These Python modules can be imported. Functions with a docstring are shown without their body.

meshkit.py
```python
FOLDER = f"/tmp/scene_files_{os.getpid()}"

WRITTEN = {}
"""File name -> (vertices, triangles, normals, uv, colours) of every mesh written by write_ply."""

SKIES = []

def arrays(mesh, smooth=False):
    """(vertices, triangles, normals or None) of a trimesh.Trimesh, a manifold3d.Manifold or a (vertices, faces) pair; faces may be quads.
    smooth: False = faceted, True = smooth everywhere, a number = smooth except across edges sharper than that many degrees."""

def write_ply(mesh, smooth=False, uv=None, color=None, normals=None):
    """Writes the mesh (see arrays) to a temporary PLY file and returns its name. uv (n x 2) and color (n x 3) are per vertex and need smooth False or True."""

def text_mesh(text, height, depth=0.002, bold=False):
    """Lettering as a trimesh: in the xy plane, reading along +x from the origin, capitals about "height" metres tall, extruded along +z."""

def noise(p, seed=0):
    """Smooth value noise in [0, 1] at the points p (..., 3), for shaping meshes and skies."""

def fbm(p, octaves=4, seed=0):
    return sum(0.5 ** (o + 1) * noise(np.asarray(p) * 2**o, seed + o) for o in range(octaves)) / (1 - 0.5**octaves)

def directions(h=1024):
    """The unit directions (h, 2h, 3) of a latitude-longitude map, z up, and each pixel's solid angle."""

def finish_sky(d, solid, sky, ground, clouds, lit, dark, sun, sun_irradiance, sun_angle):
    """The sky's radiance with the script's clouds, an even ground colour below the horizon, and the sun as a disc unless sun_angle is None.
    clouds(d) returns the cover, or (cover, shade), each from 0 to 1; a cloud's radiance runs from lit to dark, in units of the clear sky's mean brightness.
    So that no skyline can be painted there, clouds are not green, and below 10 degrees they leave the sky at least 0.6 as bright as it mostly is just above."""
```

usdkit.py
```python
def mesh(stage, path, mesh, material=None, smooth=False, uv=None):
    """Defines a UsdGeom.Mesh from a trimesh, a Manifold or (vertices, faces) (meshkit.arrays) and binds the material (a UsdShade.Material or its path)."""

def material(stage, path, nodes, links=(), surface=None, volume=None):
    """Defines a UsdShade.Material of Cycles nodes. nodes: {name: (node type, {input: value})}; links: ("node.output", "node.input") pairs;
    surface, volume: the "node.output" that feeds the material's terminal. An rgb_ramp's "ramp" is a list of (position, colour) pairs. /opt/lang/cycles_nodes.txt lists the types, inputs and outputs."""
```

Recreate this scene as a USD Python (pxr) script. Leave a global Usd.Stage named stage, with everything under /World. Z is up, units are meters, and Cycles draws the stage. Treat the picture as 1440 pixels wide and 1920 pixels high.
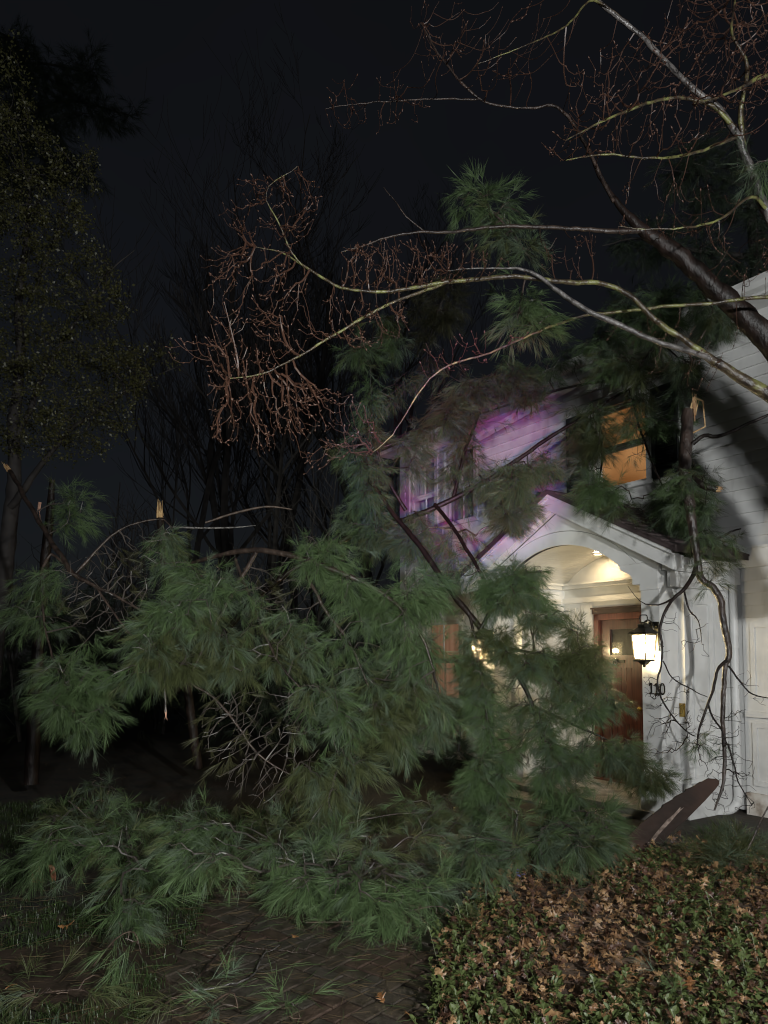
import math
import numpy as np
import trimesh
import usdkit, meshkit
from shapely.geometry import Polygon, Point, box as sbox
from shapely import affinity
from pxr import Usd, UsdGeom, UsdLux, UsdShade, Gf, Sdf, Vt

stage = Usd.Stage.CreateInMemory()
UsdGeom.SetStageUpAxis(stage, UsdGeom.Tokens.z)
UsdGeom.SetStageMetersPerUnit(stage, 1.0)
stage.SetDefaultPrim(UsdGeom.Xform.Define(stage, '/World').GetPrim())
UsdGeom.Scope.Define(stage, '/World/Looks')

# ------------------------------------------------------------------ camera
F, HORIZON, PITCH, EYE = 1384.0, 1230.0, math.radians(3.0), 1.65
CY = HORIZON - F * math.tan(PITCH)                 # principal row of the lens
cam = UsdGeom.Camera.Define(stage, '/World/camera')
cam.CreateFocalLengthAttr(36.0 * F / 1440)
cam.CreateHorizontalApertureAttr(36.0)
cam.CreateVerticalApertureAttr(48.0)
cam.CreateVerticalApertureOffsetAttr((CY - 960) / 1440 * 36.0)
cam.CreateClippingRangeAttr(Gf.Vec2f(0.05, 2000))
cam.AddTranslateOp().Set(Gf.Vec3d(0, 0, EYE))
cam.AddRotateXOp().Set(90 + math.degrees(PITCH))
cam.CreateExposureAttr(0.0)

# ------------------------------------------------------------------ sky, faint night glow, unseen lamps out of view behind the camera
SUN_EL, SUN_DIR = 0.35, np.array([0.55, -0.83])
NIGHT = usdkit.material(stage, '/World/Looks/night_sky', {
    'sky': ('sky_texture', {'sky_type': 'single_scattering', 'sun_disc': False, 'sun_elevation': SUN_EL,
                            'sun_rotation': math.atan2(SUN_DIR[0], SUN_DIR[1])}),
    'tc': ('texture_coordinate', {}), 'n': ('noise_texture', {'scale': 2.5, 'detail': 4}),
    'h': ('hsv', {'saturation': 0.8, 'value': 1.0}),
    'grey': ('color', {'value': (0.085, 0.090, 0.110)}),
    'm': ('mix_color', {'fac': 0.985}),
    'r': ('map_range', {'from_min': 0.3, 'from_max': 0.7, 'to_min': 0.9, 'to_max': 1.12}),
    'x': ('mix', {'mix_type': 'multiply', 'fac': 1.0}),
    'bg': ('background_shader', {'strength': 0.05})},
    [('sky.color', 'h.color'), ('h.color', 'm.a'), ('grey.color', 'm.b'), ('tc.generated', 'n.vector'), ('n.fac', 'r.value'),
     ('m.result', 'x.color1'), ('r.result', 'x.color2'), ('x.color', 'bg.color')], surface='bg.background')
sky = UsdLux.DomeLight.Define(stage, '/World/sky')
UsdShade.MaterialBindingAPI.Apply(sky.GetPrim()).Bind(NIGHT)
for k, t in (('label', 'dark blue grey overcast night sky'), ('category', 'sky'), ('kind', 'structure')):
    sky.GetPrim().SetCustomDataByKey(k, t)
night_glow = UsdLux.DistantLight.Define(stage, '/World/night_glow')  # added faint directional glow, part of the overcast night light
night_glow.CreateIntensityAttr(0.004)
night_glow.CreateAngleAttr(10.0)
night_glow.CreateNormalizeAttr(True)
night_glow.CreateColorAttr(Gf.Vec3f(0.9, 0.95, 1.0))
_el = SUN_EL
night_glow.AddRotateZOp().Set(math.degrees(math.atan2(SUN_DIR[0], -SUN_DIR[1])))
night_glow.AddRotateXOp().Set(90 - math.degrees(_el))

def lamp(name, pos, radius, intensity, color, aim=None, cone=None, soft=0.5):
    l = UsdLux.SphereLight.Define(stage, '/World/' + name)
    l.CreateRadiusAttr(radius)
    l.CreateIntensityAttr(intensity)
    l.CreateNormalizeAttr(True)
    l.CreateColorAttr(Gf.Vec3f(*color))
    m = Gf.Matrix4d(1.0)
    if aim is not None:
        m.SetLookAt(Gf.Vec3d(*pos), Gf.Vec3d(*aim), Gf.Vec3d(0, 0, 1)); m = m.GetInverse()
        sh = UsdLux.ShapingAPI.Apply(l.GetPrim())
        sh.CreateShapingConeAngleAttr(cone); sh.CreateShapingConeSoftnessAttr(soft)
    else:
        m.SetTranslate(Gf.Vec3d(*pos))
    l.AddTransformOp().Set(m)
    return l
KEY, RED, BLUE = (2.6, -1.6, 3.0), (0.35, -2.5, 1.2), (-0.05, -2.5, 1.2)
lamp('unseen_white_lamp', KEY, 0.10, 660.0, (0.97, 0.985, 0.97))  # unseen, behind the camera at right, lights the boughs and the house
lamp('added_fill_lamp', (0.4, -3.4, 2.5), 0.12, 190.0, (0.95, 0.97, 1.0))  # added, out of view, lifts the dark shadows on the wall
lamp('unseen_red_beacon', RED, 0.12, 980.0, (1.0, 0.09, 0.20), (1.1, 11.0, 4.55), 7.0, 0.5)  # unseen, aimed to redden the left house wall
lamp('unseen_blue_beacon', BLUE, 0.12, 900.0, (0.15, 0.19, 1.0), (1.05, 11.0, 4.45), 7.6, 0.5)  # out of view, cone set to tint the same wall blue
lamp('unseen_pine_lamp', (-1.7, -7.0, 1.1), 0.09, 1750.0, (0.97, 1.0, 0.90), (-0.55, 6.4, 2.15), 13.5, 0.8)  # unseen, placed to brighten the left and middle pine boughs

# ------------------------------------------------------------------ helpers
RS = np.random.RandomState
def ray(px, py):
    x, zc = (px - 720.0) / F, (CY - py) / F
    c, s = math.cos(PITCH), math.sin(PITCH)
    return np.array([x, c - s * zc, s + c * zc])
def at(px, py, d):
    """The point seen at that place of the photograph, d metres ahead."""
    r = ray(px, py)
    return np.array([0, 0, EYE]) + r / r[1] * d
def gnd(px, py, z=0.0):
    r = ray(px, py)
    return np.array([0, 0, EYE]) + r * ((z - EYE) / r[2])
UX, UY = -0.5409, 0.8411        # direction along the house front, away from the camera
def H(u, v, z):
    u, v, z = np.broadcast_arrays(np.asarray(u, float), np.asarray(v, float), np.asarray(z, float))
    return np.stack([UY * v + UX * u, -UX * v + UY * u, z], -1)

USED = {}
def path_for(name, parent=None):
    base = str(parent.GetPath()) if parent is not None else '/World'
    n = USED.get((base, name), 0)
    USED[(base, name)] = n + 1
    return f'{base}/{name}' + (f'_{n:03d}' if n else '')
def tag(prim, label=None, cat=None, group=None, kind=None):
    for k, t in (('label', label), ('category', cat), ('group', group), ('kind', kind)):
        if t:
            prim.SetCustomDataByKey(k, t)
    return prim
def obj(name, mesh, mat, parent=None, smooth=False, **kw):
    m = usdkit.mesh(stage, path_for(name, parent), mesh, mat, smooth)
    m.CreateDoubleSidedAttr(True)
    return tag(m.GetPrim(), **kw)
def thing(name, label, cat, loc=(0, 0, 0), group=None, kind=None):
    x = UsdGeom.Xform.Define(stage, path_for(name))
    if any(loc):
        x.AddTranslateOp().Set(Gf.Vec3d(*map(float, loc)))
    return tag(x.GetPrim(), label, cat, group, kind)
def cat(parts):
    vs, fs, n = [], [], 0
    for p in parts:
        v, f = (np.asarray(p.vertices), np.asarray(p.faces)) if hasattr(p, 'faces') else p
        f = np.asarray(f)
        if f.shape[1] == 4:
            f = np.vstack([f[:, [0, 1, 2]], f[:, [0, 2, 3]]])
        vs.append(v); fs.append(f + n); n += len(v)
    return np.vstack(vs), np.vstack(fs)
BOXF = np.array([[0, 3, 2, 1], [4, 5, 6, 7], [0, 1, 5, 4], [1, 2, 6, 5], [2, 3, 7, 6], [3, 0, 4, 7]])
def hexa(p):
    return np.asarray(p, float), BOXF
def hb(u0, u1, v0, v1, z0, z1):
    """A box in the house's own axes (v0 = street side)."""
    return hexa(H([u0, u1, u1, u0] * 2, [v0, v0, v1, v1] * 2, [z0] * 4 + [z1] * 4))
def hprism(poly, v0, v1):
    """A shape drawn in (u, z), pushed from v0 to v1."""
    m = trimesh.creation.extrude_polygon(poly, v1 - v0, engine='earcut')
    p = np.asarray(m.vertices)
    return H(p[:, 0], v0 + p[:, 2], p[:, 1]), np.asarray(m.faces)
def hprism_u(poly, u0, u1):
    """A shape drawn in (v, z), pushed from u0 to u1."""
    m = trimesh.creation.extrude_polygon(poly, u1 - u0, engine='earcut')
    p = np.asarray(m.vertices)
    return H(u0 + p[:, 2], p[:, 0], p[:, 1]), np.asarray(m.faces)
def xf(mesh, M):
    v, f = (np.asarray(mesh.vertices), np.asarray(mesh.faces)) if hasattr(mesh, 'faces') else mesh
    return v @ np.asarray(M)[:3, :3].T + np.asarray(M)[:3, 3], f

def tube(P, R, sides=4, cap=True, rough=0.0, seed=0):
    P = np.asarray(P, float); n = len(P)
    R = np.broadcast_to(np.asarray(R, float), (n,))
    T = np.gradient(P, axis=0)
    T /= np.maximum(np.linalg.norm(T, axis=1, keepdims=True), 1e-9)
    ref = np.array([0.31, 0.17, 0.93]) if abs(T[:, 2].mean()) < 0.8 else np.array([0.93, 0.31, 0.1])
    A = np.cross(T, ref); A /= np.maximum(np.linalg.norm(A, axis=1, keepdims=True), 1e-9)
    B = np.cross(T, A)
    a = np.arange(sides) * 2 * np.pi / sides
    ring = np.cos(a)[None, :, None] * A[:, None] + np.sin(a)[None, :, None] * B[:, None]
    rr = R[:, None] * np.ones(sides)
    if rough:
        rr = rr * (1 + rough * (meshkit.fbm((P[:, None] + ring * R[:, None, None]) * 14, 3, seed) - 0.5) * 2)
    V = (P[:, None] + ring * rr[..., None]).reshape(-1, 3)
    i = np.arange(n - 1)[:, None] * sides
    j = np.arange(sides)[None]; k = (j + 1) % sides
    Q = np.stack([i + j, i + k, i + sides + k, i + sides + j], -1).reshape(-1, 4)
    Fc = np.vstack([Q[:, [0, 1, 2]], Q[:, [0, 2, 3]]])
    if cap:
        V = np.vstack([V, P[:1], P[-1:]])
        c0, c1 = n * sides, n * sides + 1
        jj = np.arange(sides); kk = (jj + 1) % sides; e = (n - 1) * sides
        Fc = np.vstack([Fc, np.stack([kk, jj, np.full(sides, c0)], 1), np.stack([e + jj, e + kk, np.full(sides, c1)], 1)])
    return V, Fc
def smooth_line(P, step):
    """A Catmull-Rom curve through the points P, sampled about every step metres."""
    P = np.asarray(P, float)
    Q = np.vstack([2 * P[0] - P[1], P, 2 * P[-1] - P[-2]])
    out = []
    for i in range(1, len(Q) - 2):
        n = max(2, int(np.linalg.norm(Q[i + 1, :3] - Q[i, :3]) / step))
        t = np.linspace(0, 1, n, endpoint=False)[:, None]
        out.append(0.5 * (2 * Q[i] + (Q[i + 1] - Q[i - 1]) * t + (2 * Q[i - 1] - 5 * Q[i] + 4 * Q[i + 1] - Q[i + 2]) * t**2 + (3 * Q[i] - Q[i - 1] - 3 * Q[i + 1] + Q[i + 2]) * t**3))
    return np.vstack(out + [P[-1:]])

class Grown:
    """Limbs given as curves; twigs then grow from them to reach every target point, joining whatever wood is nearest."""
    def __init__(self, limbs, step=0.09):
        self.pos, self.par, self.rad, self.far, self.lock = [], [], [], [], []
        self.step = step
        for P, R in limbs:
            last = -1
            for p, r in zip(P, R):
                self.pos.append(p); self.par.append(last); self.rad.append(r); self.far.append(0.0); self.lock.append(True)
                last = len(self.pos) - 1
        self.n0 = len(self.pos)
        self.tips = []
    def reach(self, targets, rng, sag=0.0, wig=0.08, keep=0.35, away=None):
        targets = np.asarray(targets, float)
        base = np.array(self.pos)
        d0 = np.array([np.min(((base - t) ** 2).sum(1)) for t in targets])
        cap = len(self.pos) + len(targets) * 60
        pos = np.zeros((cap, 3)); pos[:len(self.pos)] = base
        far = np.zeros(cap); far[:len(self.pos)] = self.far
        n = len(self.pos)
        for k in np.argsort(d0):
            t = targets[k]
            dd = np.sqrt(((pos[:n] - t) ** 2).sum(1))
            a = int(np.argmin(dd + keep * far[:n])); L = dd[a]
            if L < 0.02:
                continue
            m = min(max(2, int(L / self.step)), 50)
            s = np.linspace(0, 1, m + 1)[1:, None]
            w = rng.normal(0, wig * L, (2, 3))
            line = pos[a] + (t - pos[a]) * s + np.sin(np.pi * s) * (w[0] + np.array([0, 0, sag * L])) + np.sin(2 * np.pi * s) * w[1] * 0.5
            for q in line:
                pos[n] = q; far[n] = far[a] + np.linalg.norm(q - pos[a])
                self.pos.append(q.copy()); self.par.append(a); self.rad.append(0.0); self.far.append(far[n]); self.lock.append(False)
                a = n; n += 1
            self.tips.append(n - 1)
        return self
    def finish(self, tip=0.0016, power=0.5, most=0.02):
        n = len(self.pos)
        pos = np.array(self.pos); par = np.array(self.par); lock = np.array(self.lock)
        w = np.zeros(n)
        w[self.tips] += 1
        for i in range(n - 1, -1, -1):
            if par[i] >= 0:
                w[par[i]] += w[i] if not lock[i] else 0
        r = np.where(lock, self.rad, np.minimum(tip * np.maximum(w, 1) ** power, most))
        kids = [[] for _ in range(n)]
        for i in range(n):
            if par[i] >= 0 and not lock[i]:
                kids[par[i]].append(i)
        self.chains = []
        used = np.zeros(n, bool)
        for i in range(n):
            if lock[i] or used[i]:
                continue
            c = [par[i], i]; used[i] = True
            while kids[c[-1]]:
                k = max(kids[c[-1]], key=lambda q: w[q])
                if used[k]:
                    break
                used[k] = True; c.append(k)
            rr = r[c].copy()
            rr[0] = min(rr[0], rr[1] * 1.3)
            self.chains.append((pos[c], rr))
        self.tip_pos = pos[self.tips]
        pp = par[self.tips]; gp = np.where(par[pp] >= 0, par[pp], pp)
        d = self.tip_pos - pos[gp]
        self.tip_dir = d / np.maximum(np.linalg.norm(d, axis=1, keepdims=True), 1e-6)
        self.posn, self.parn, self.wn = pos, par, w
        return self
    def twig_mesh(self, sides=3):
        return cat([tube(P, R, sides if R.max() < 0.006 else sides + 2, cap=False) for P, R in self.chains])

def inside(poly, n, rng, gap=0.0):
    """n points spread through a polygon of the photograph."""
    pg = Polygon(poly)
    if not pg.is_valid:
        pg = pg.buffer(0)
    x0, y0, x1, y1 = pg.bounds
    import shapely
    out = []
    while len(out) < n:
        c = rng.uniform((x0, y0), (x1, y1), (max(200, 3 * n), 2))
        ok = shapely.contains_xy(pg, c[:, 0], c[:, 1])
        out += list(c[ok])
    return np.array(out[:n])

def quat(Rm):
    """Unit quaternions (w, x, y, z) of rotation matrices (n, 3, 3)."""
    from scipy.spatial.transform import Rotation
    q = Rotation.from_matrix(Rm).as_quat()
    return q[:, [3, 0, 1, 2]]
def scatter(name, protos, mat, pos, rot, scale, which, parent=None, **kw):
    """One object that draws the small meshes protos (a list, or (mesh, material) pairs) at many places."""
    pi = UsdGeom.PointInstancer.Define(stage, path_for(name, parent))
    targets = []
    for k, p in enumerate(protos):
        mesh, m = p if isinstance(p, tuple) and hasattr(p[1], 'GetPrim') else (p, mat)
        g = usdkit.mesh(stage, f'{pi.GetPath()}/piece_{k:03d}', mesh, m)
        g.CreateDoubleSidedAttr(True)
        targets.append(g.GetPath())
    pi.CreatePrototypesRel().SetTargets(targets)
    pi.CreatePositionsAttr(Vt.Vec3fArray.FromNumpy(np.asarray(pos, np.float32)))
    q = quat(np.asarray(rot)).astype(np.float32)
    pi.CreateOrientationsAttr(Vt.QuathArray([Gf.Quath(*map(float, x)) for x in q]))
    sc = np.asarray(scale, np.float32)
    if sc.ndim == 1:
        sc = np.repeat(sc[:, None], 3, 1)
    pi.CreateScalesAttr(Vt.Vec3fArray.FromNumpy(sc))
    pi.CreateProtoIndicesAttr(Vt.IntArray.FromNumpy(np.asarray(which, np.int32)))
    return tag(pi.GetPrim(), **kw)
def rot_z(a):
    c, s, o, l = np.cos(a), np.sin(a), np.zeros_like(a), np.ones_like(a)
    return np.stack([np.stack([c, -s, o], -1), np.stack([s, c, o], -1), np.stack([o, o, l], -1)], -2)
def rot_x(a):
    c, s, o, l = np.cos(a), np.sin(a), np.zeros_like(a), np.ones_like(a)
    return np.stack([np.stack([l, o, o], -1), np.stack([o, c, -s], -1), np.stack([o, s, c], -1)], -2)
def rot_y(a):
    c, s, o, l = np.cos(a), np.sin(a), np.zeros_like(a), np.ones_like(a)
    return np.stack([np.stack([c, o, s], -1), np.stack([o, l, o], -1), np.stack([-s, o, c], -1)], -2)

# ------------------------------------------------------------------ materials
def mat(name, c1, c2=None, rough=0.6, scale=6.0, bump=0.0, bscale=40.0, spec=0.5, c3=None, detail=5, coat=0.0, island=False, lo=0.35, hi=0.65, stretch=(1, 1, 1), transl=0.0, metal=0.0):
    c2 = c2 or c1
    ramp = [(lo, c1), (hi, c2)] if c3 is None else [(lo, c1), ((lo + hi) / 2, c2), (hi, c3)]
    nodes = {'tc': ('texture_coordinate', {}), 'map': ('mapping', {'scale': stretch}),
             'n': ('noise_texture', {'scale': scale, 'detail': detail}), 'r': ('rgb_ramp', {'ramp': ramp}),
             'p': ('principled_bsdf', {'roughness': rough, 'specular_ior_level': spec, 'coat_weight': coat, 'coat_roughness': 0.12, 'metallic': metal})}
    links = [('tc.object', 'map.vector'), ('map.vector', 'n.vector'), ('r.color', 'p.base_color')]
    if island:
        nodes['g'] = ('geometry', {})
        nodes['a'] = ('math', {'math_type': 'multiply_add', 'value2': 0.62, 'value3': 0.19})
        nodes['b'] = ('math', {'math_type': 'multiply_add', 'value2': 0.6, 'value3': -0.3})
        nodes['s'] = ('math', {'math_type': 'add'})
        links += [('g.random_per_island', 'a.value1'), ('n.fac', 'b.value1'), ('a.value', 's.value1'), ('b.value', 's.value2'), ('s.value', 'r.fac')]
    else:
        links.append(('n.fac', 'r.fac'))
    if bump:
        nodes['bn'] = ('noise_texture', {'scale': bscale, 'detail': 4})
        nodes['bp'] = ('bump', {'strength': bump, 'distance': 0.01})
        links += [('map.vector', 'bn.vector'), ('bn.fac', 'bp.height'), ('bp.normal', 'p.normal')]
    out = 'p.BSDF'
    if transl:
        nodes['t'] = ('translucent_bsdf', {}); nodes['mx'] = ('mix_closure', {'fac': transl})
        links += [('r.color', 't.color'), ('p.BSDF', 'mx.closure1'), ('t.BSDF', 'mx.closure2')]
        out = 'mx.closure'
    return usdkit.material(stage, '/World/Looks/' + name, nodes, links, surface=out)

WHITE = mat('white_paint', (0.50, 0.50, 0.49), (0.60, 0.60, 0.59), 0.45, 3.0, 0.05, 60)
WHITE2 = mat('white_siding_paint', (0.34, 0.335, 0.32), (0.50, 0.50, 0.49), 0.5, 1.6, 0.12, 50, c3=(0.54, 0.54, 0.53), stretch=(2.5, 2.5, 0.35), lo=0.3, hi=0.6)
CREAM = mat('cream_paint', (0.50, 0.48, 0.43), (0.57, 0.55, 0.50), 0.5, 4.0, 0.03, 60)
DARKGAP = mat('dark_joint', (0.015, 0.015, 0.017), (0.03, 0.03, 0.03), 0.9)
STAIN = mat('splashed_foundation_render', (0.20, 0.15, 0.11), (0.50, 0.46, 0.41), 0.75, 5.0, 0.3, 50, c3=(0.60, 0.58, 0.55))
SHINGLE = mat('roof_shingle', (0.05, 0.035, 0.035), (0.13, 0.09, 0.085), 0.75, 30, 0.5, 120, island=True)
DOORW = mat('door_wood', (0.050, 0.014, 0.010), (0.095, 0.029, 0.018), 0.32, 5.0, 0.1, 60, stretch=(9, 9, 0.8), coat=0.25)
DOORF = mat('door_frame_wood', (0.09, 0.026, 0.017), (0.16, 0.050, 0.031), 0.35, 5.0, 0.1, 60, stretch=(9, 9, 0.8), coat=0.2)
LINTEL = mat('dark_lintel_paint', (0.03, 0.017, 0.013), (0.06, 0.035, 0.025), 0.4)
IRON = mat('black_iron', (0.012, 0.012, 0.010), (0.03, 0.028, 0.022), 0.38, 20, 0.1, 80, metal=0.6)
NICKEL = mat('nickel', (0.55, 0.53, 0.50), (0.7, 0.68, 0.66), 0.18, metal=1.0)
BRASS = mat('aged_brass', (0.20, 0.13, 0.03), (0.40, 0.29, 0.08), 0.35, 15, metal=0.8)
SHUTTER = mat('shutter_paint', (0.014, 0.016, 0.017), (0.025, 0.027, 0.03), 0.45)
CONCRETE = mat('porch_stone', (0.16, 0.15, 0.14), (0.32, 0.30, 0.27), 0.7, 8, 0.3, 60)
BARK_DARK = mat('wet_dark_bark', (0.012, 0.008, 0.007), (0.050, 0.034, 0.027), 0.40, 16, 1.0, 55, stretch=(1, 1, 0.4), spec=0.5)
BARK_SHADED = mat('shaded_wet_bark', (0.005, 0.003, 0.002), (0.016, 0.009, 0.007), 0.5, 14, 0.8, 45, stretch=(1, 1, 0.4), spec=0.3)  # darkened bark copy: backlit and unlit limbs carry their shade in the colour
BARK_PINE = mat('pine_bark', (0.020, 0.013, 0.010), (0.085, 0.056, 0.042), 0.55, 14, 1.0, 45, stretch=(1, 1, 0.4))
BARK_LICHEN = mat('lichen_bark', (0.016, 0.011, 0.008), (0.050, 0.036, 0.020), 0.34, 11, 0.8, 60, c3=(0.13, 0.135, 0.045), lo=0.36, hi=0.62)
BARK_GREY = mat('grey_wet_bark', (0.020, 0.017, 0.016), (0.12, 0.11, 0.105), 0.30, 18, 0.8, 60)
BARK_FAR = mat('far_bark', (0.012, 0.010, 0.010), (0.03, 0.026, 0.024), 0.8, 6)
TWIG_RED = mat('reddish_twig_bark', (0.045, 0.022, 0.015), (0.14, 0.072, 0.045), 0.38, 2.5, c3=(0.20, 0.15, 0.065), island=True, spec=0.25)
TWIG_GREY = mat('dead_twig_bark', (0.045, 0.037, 0.033), (0.17, 0.14, 0.125), 0.45, 3, island=True)
BUD = mat('bud_scales', (0.075, 0.036, 0.024), (0.20, 0.105, 0.072), 0.4, 30, island=True)
NEEDLE = mat('pine_needle', (0.075, 0.118, 0.048), (0.19, 0.265, 0.118), 0.5, 1.6, c3=(0.34, 0.41, 0.21), island=True, transl=0.25, spec=0.3)
NEEDLE_GREY = mat('grey_green_pine_needle', (0.08, 0.11, 0.070), (0.19, 0.24, 0.155), 0.5, 1.6, c3=(0.36, 0.41, 0.29), island=True, transl=0.25, spec=0.3)
NEEDLE_OLIVE = mat('olive_pine_needle', (0.068, 0.080, 0.032), (0.17, 0.19, 0.075), 0.5, 1.6, c3=(0.29, 0.28, 0.13), island=True, transl=0.25, spec=0.3)
NEEDLE_OLD = mat('old_pine_needle', (0.045, 0.045, 0.020), (0.11, 0.115, 0.045), 0.45, 1.6, c3=(0.19, 0.15, 0.075), island=True, transl=0.2)
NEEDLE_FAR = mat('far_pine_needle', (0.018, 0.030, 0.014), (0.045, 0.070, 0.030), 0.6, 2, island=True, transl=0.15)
RAW_WOOD = mat('torn_wood', (0.22, 0.11, 0.045), (0.55, 0.38, 0.19), 0.6, 10, 0.6, 80, stretch=(3, 3, 0.5))
RAW_PINK = mat('torn_pink_wood', (0.40, 0.20, 0.14), (0.58, 0.36, 0.26), 0.6, 10, 0.5, 80)
PLANK = mat('dark_stained_board', (0.014, 0.007, 0.004), (0.034, 0.016, 0.010), 0.6, 4, 0.4, 25, spec=0.12, stretch=(1, 1, 1))
SOIL = mat('dark_soil', (0.035, 0.023, 0.015), (0.11, 0.070, 0.044), 0.85, 9, 1.0, 30)
LAWN = mat('lawn_soil', (0.008, 0.007, 0.005), (0.022, 0.019, 0.012), 0.85, 3, 1.0, 25, c3=(0.028, 0.018, 0.011))
MUD = mat('wet_mud', (0.022, 0.015, 0.011), (0.050, 0.033, 0.024), 0.5, 5, 0.8, 30)
BRICKS = [mat('wet_paver_' + n, a, b, 0.42, 14, 0.7, 70, spec=0.5) for n, a, b in (
    ('brown', (0.024, 0.019, 0.014), (0.060, 0.047, 0.036)), ('grey', (0.026, 0.022, 0.018), (0.058, 0.049, 0.040)), ('red', (0.028, 0.018, 0.014), (0.064, 0.043, 0.032)))]
GRASS = mat('grass_blade', (0.030, 0.050, 0.014), (0.070, 0.095, 0.030), 0.45, 3, c3=(0.13, 0.12, 0.06), island=True, transl=0.25)
COVER = mat('ground_cover_leaf', (0.070, 0.092, 0.028), (0.18, 0.20, 0.068), 0.48, 3, c3=(0.36, 0.34, 0.15), island=True, transl=0.2)
OAKS = [mat('oak_leaf_' + n, a, b, 0.42, 18, 0.4, 50, transl=0.12) for n, a, b in (
    ('tan', (0.17, 0.095, 0.042), (0.30, 0.185, 0.090)), ('brown', (0.105, 0.055, 0.027), (0.20, 0.112, 0.055)), ('rust', (0.17, 0.075, 0.028), (0.27, 0.135, 0.052)), ('pale', (0.20, 0.13, 0.085), (0.33, 0.24, 0.17)), ('dark', (0.040, 0.020, 0.013), (0.095, 0.048, 0.030)))]
YLEAF = mat('young_leaf', (0.06, 0.060, 0.020), (0.13, 0.12, 0.036), 0.45, 2, c3=(0.20, 0.165, 0.06), island=True, transl=0.25)
PETAL = mat('blue_petal', (0.10, 0.10, 0.42), (0.26, 0.26, 0.62), 0.5, 20)
RUSTY = mat('withered_leaf', (0.20, 0.070, 0.035), (0.36, 0.15, 0.085), 0.6, 14)
def glow(name, color, strength, tex=None):
    nodes = {'e': ('emission', {'color': color, 'strength': strength})}
    links = []
    if tex:
        nodes |= {'tc': ('texture_coordinate', {}), 'n': ('noise_texture', {'scale': tex[0], 'detail': 2}), 'mp': ('mapping', {'scale': tex[1]}), 'r': ('rgb_ramp', {'ramp': [(0.3, tex[2]), (0.7, color)]})}
        links = [('tc.object', 'mp.vector'), ('mp.vector', 'n.vector'), ('n.fac', 'r.fac'), ('r.color', 'e.color')]
    return usdkit.material(stage, '/World/Looks/' + name, nodes, links, surface='e.emission')
BULB = glow('lantern_bulb', (1.0, 0.78, 0.42), 2600.0)
DOWN = glow('downlight_lens', (1.0, 0.77, 0.48), 420.0)
SHADE = glow('glowing_window_shade', (0.86, 0.40, 0.15), 0.55, (1.1, (1, 1, 1.6), (0.30, 0.095, 0.02)))  # patchy orange emission stands in for the room light behind
CURTAIN = glow('glowing_curtain', (0.62, 0.33, 0.20), 0.42, (3.0, (14, 14, 0.15), (0.34, 0.15, 0.08)))  # emission with upright streaks stands in for room light through the folds
PANE = usdkit.material(stage, '/World/Looks/window_glass', {'f': ('layer_weight', {'blend': 0.5}), 'w': ('math', {'math_type': 'power', 'value2': 4.0}), 'k': ('math', {'math_type': 'multiply_add', 'value2': 0.9, 'value3': 0.05}), 't': ('transparent_bsdf', {'color': (0.93, 0.95, 0.95)}), 'g': ('glossy_bsdf', {'roughness': 0.03, 'color': (1, 1, 1)}), 'm': ('mix_closure', {})},
                       [('f.facing', 'w.value1'), ('w.value', 'k.value1'), ('k.value', 'm.fac'), ('t.BSDF', 'm.closure1'), ('g.BSDF', 'm.closure2')], surface='m.closure')
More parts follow.
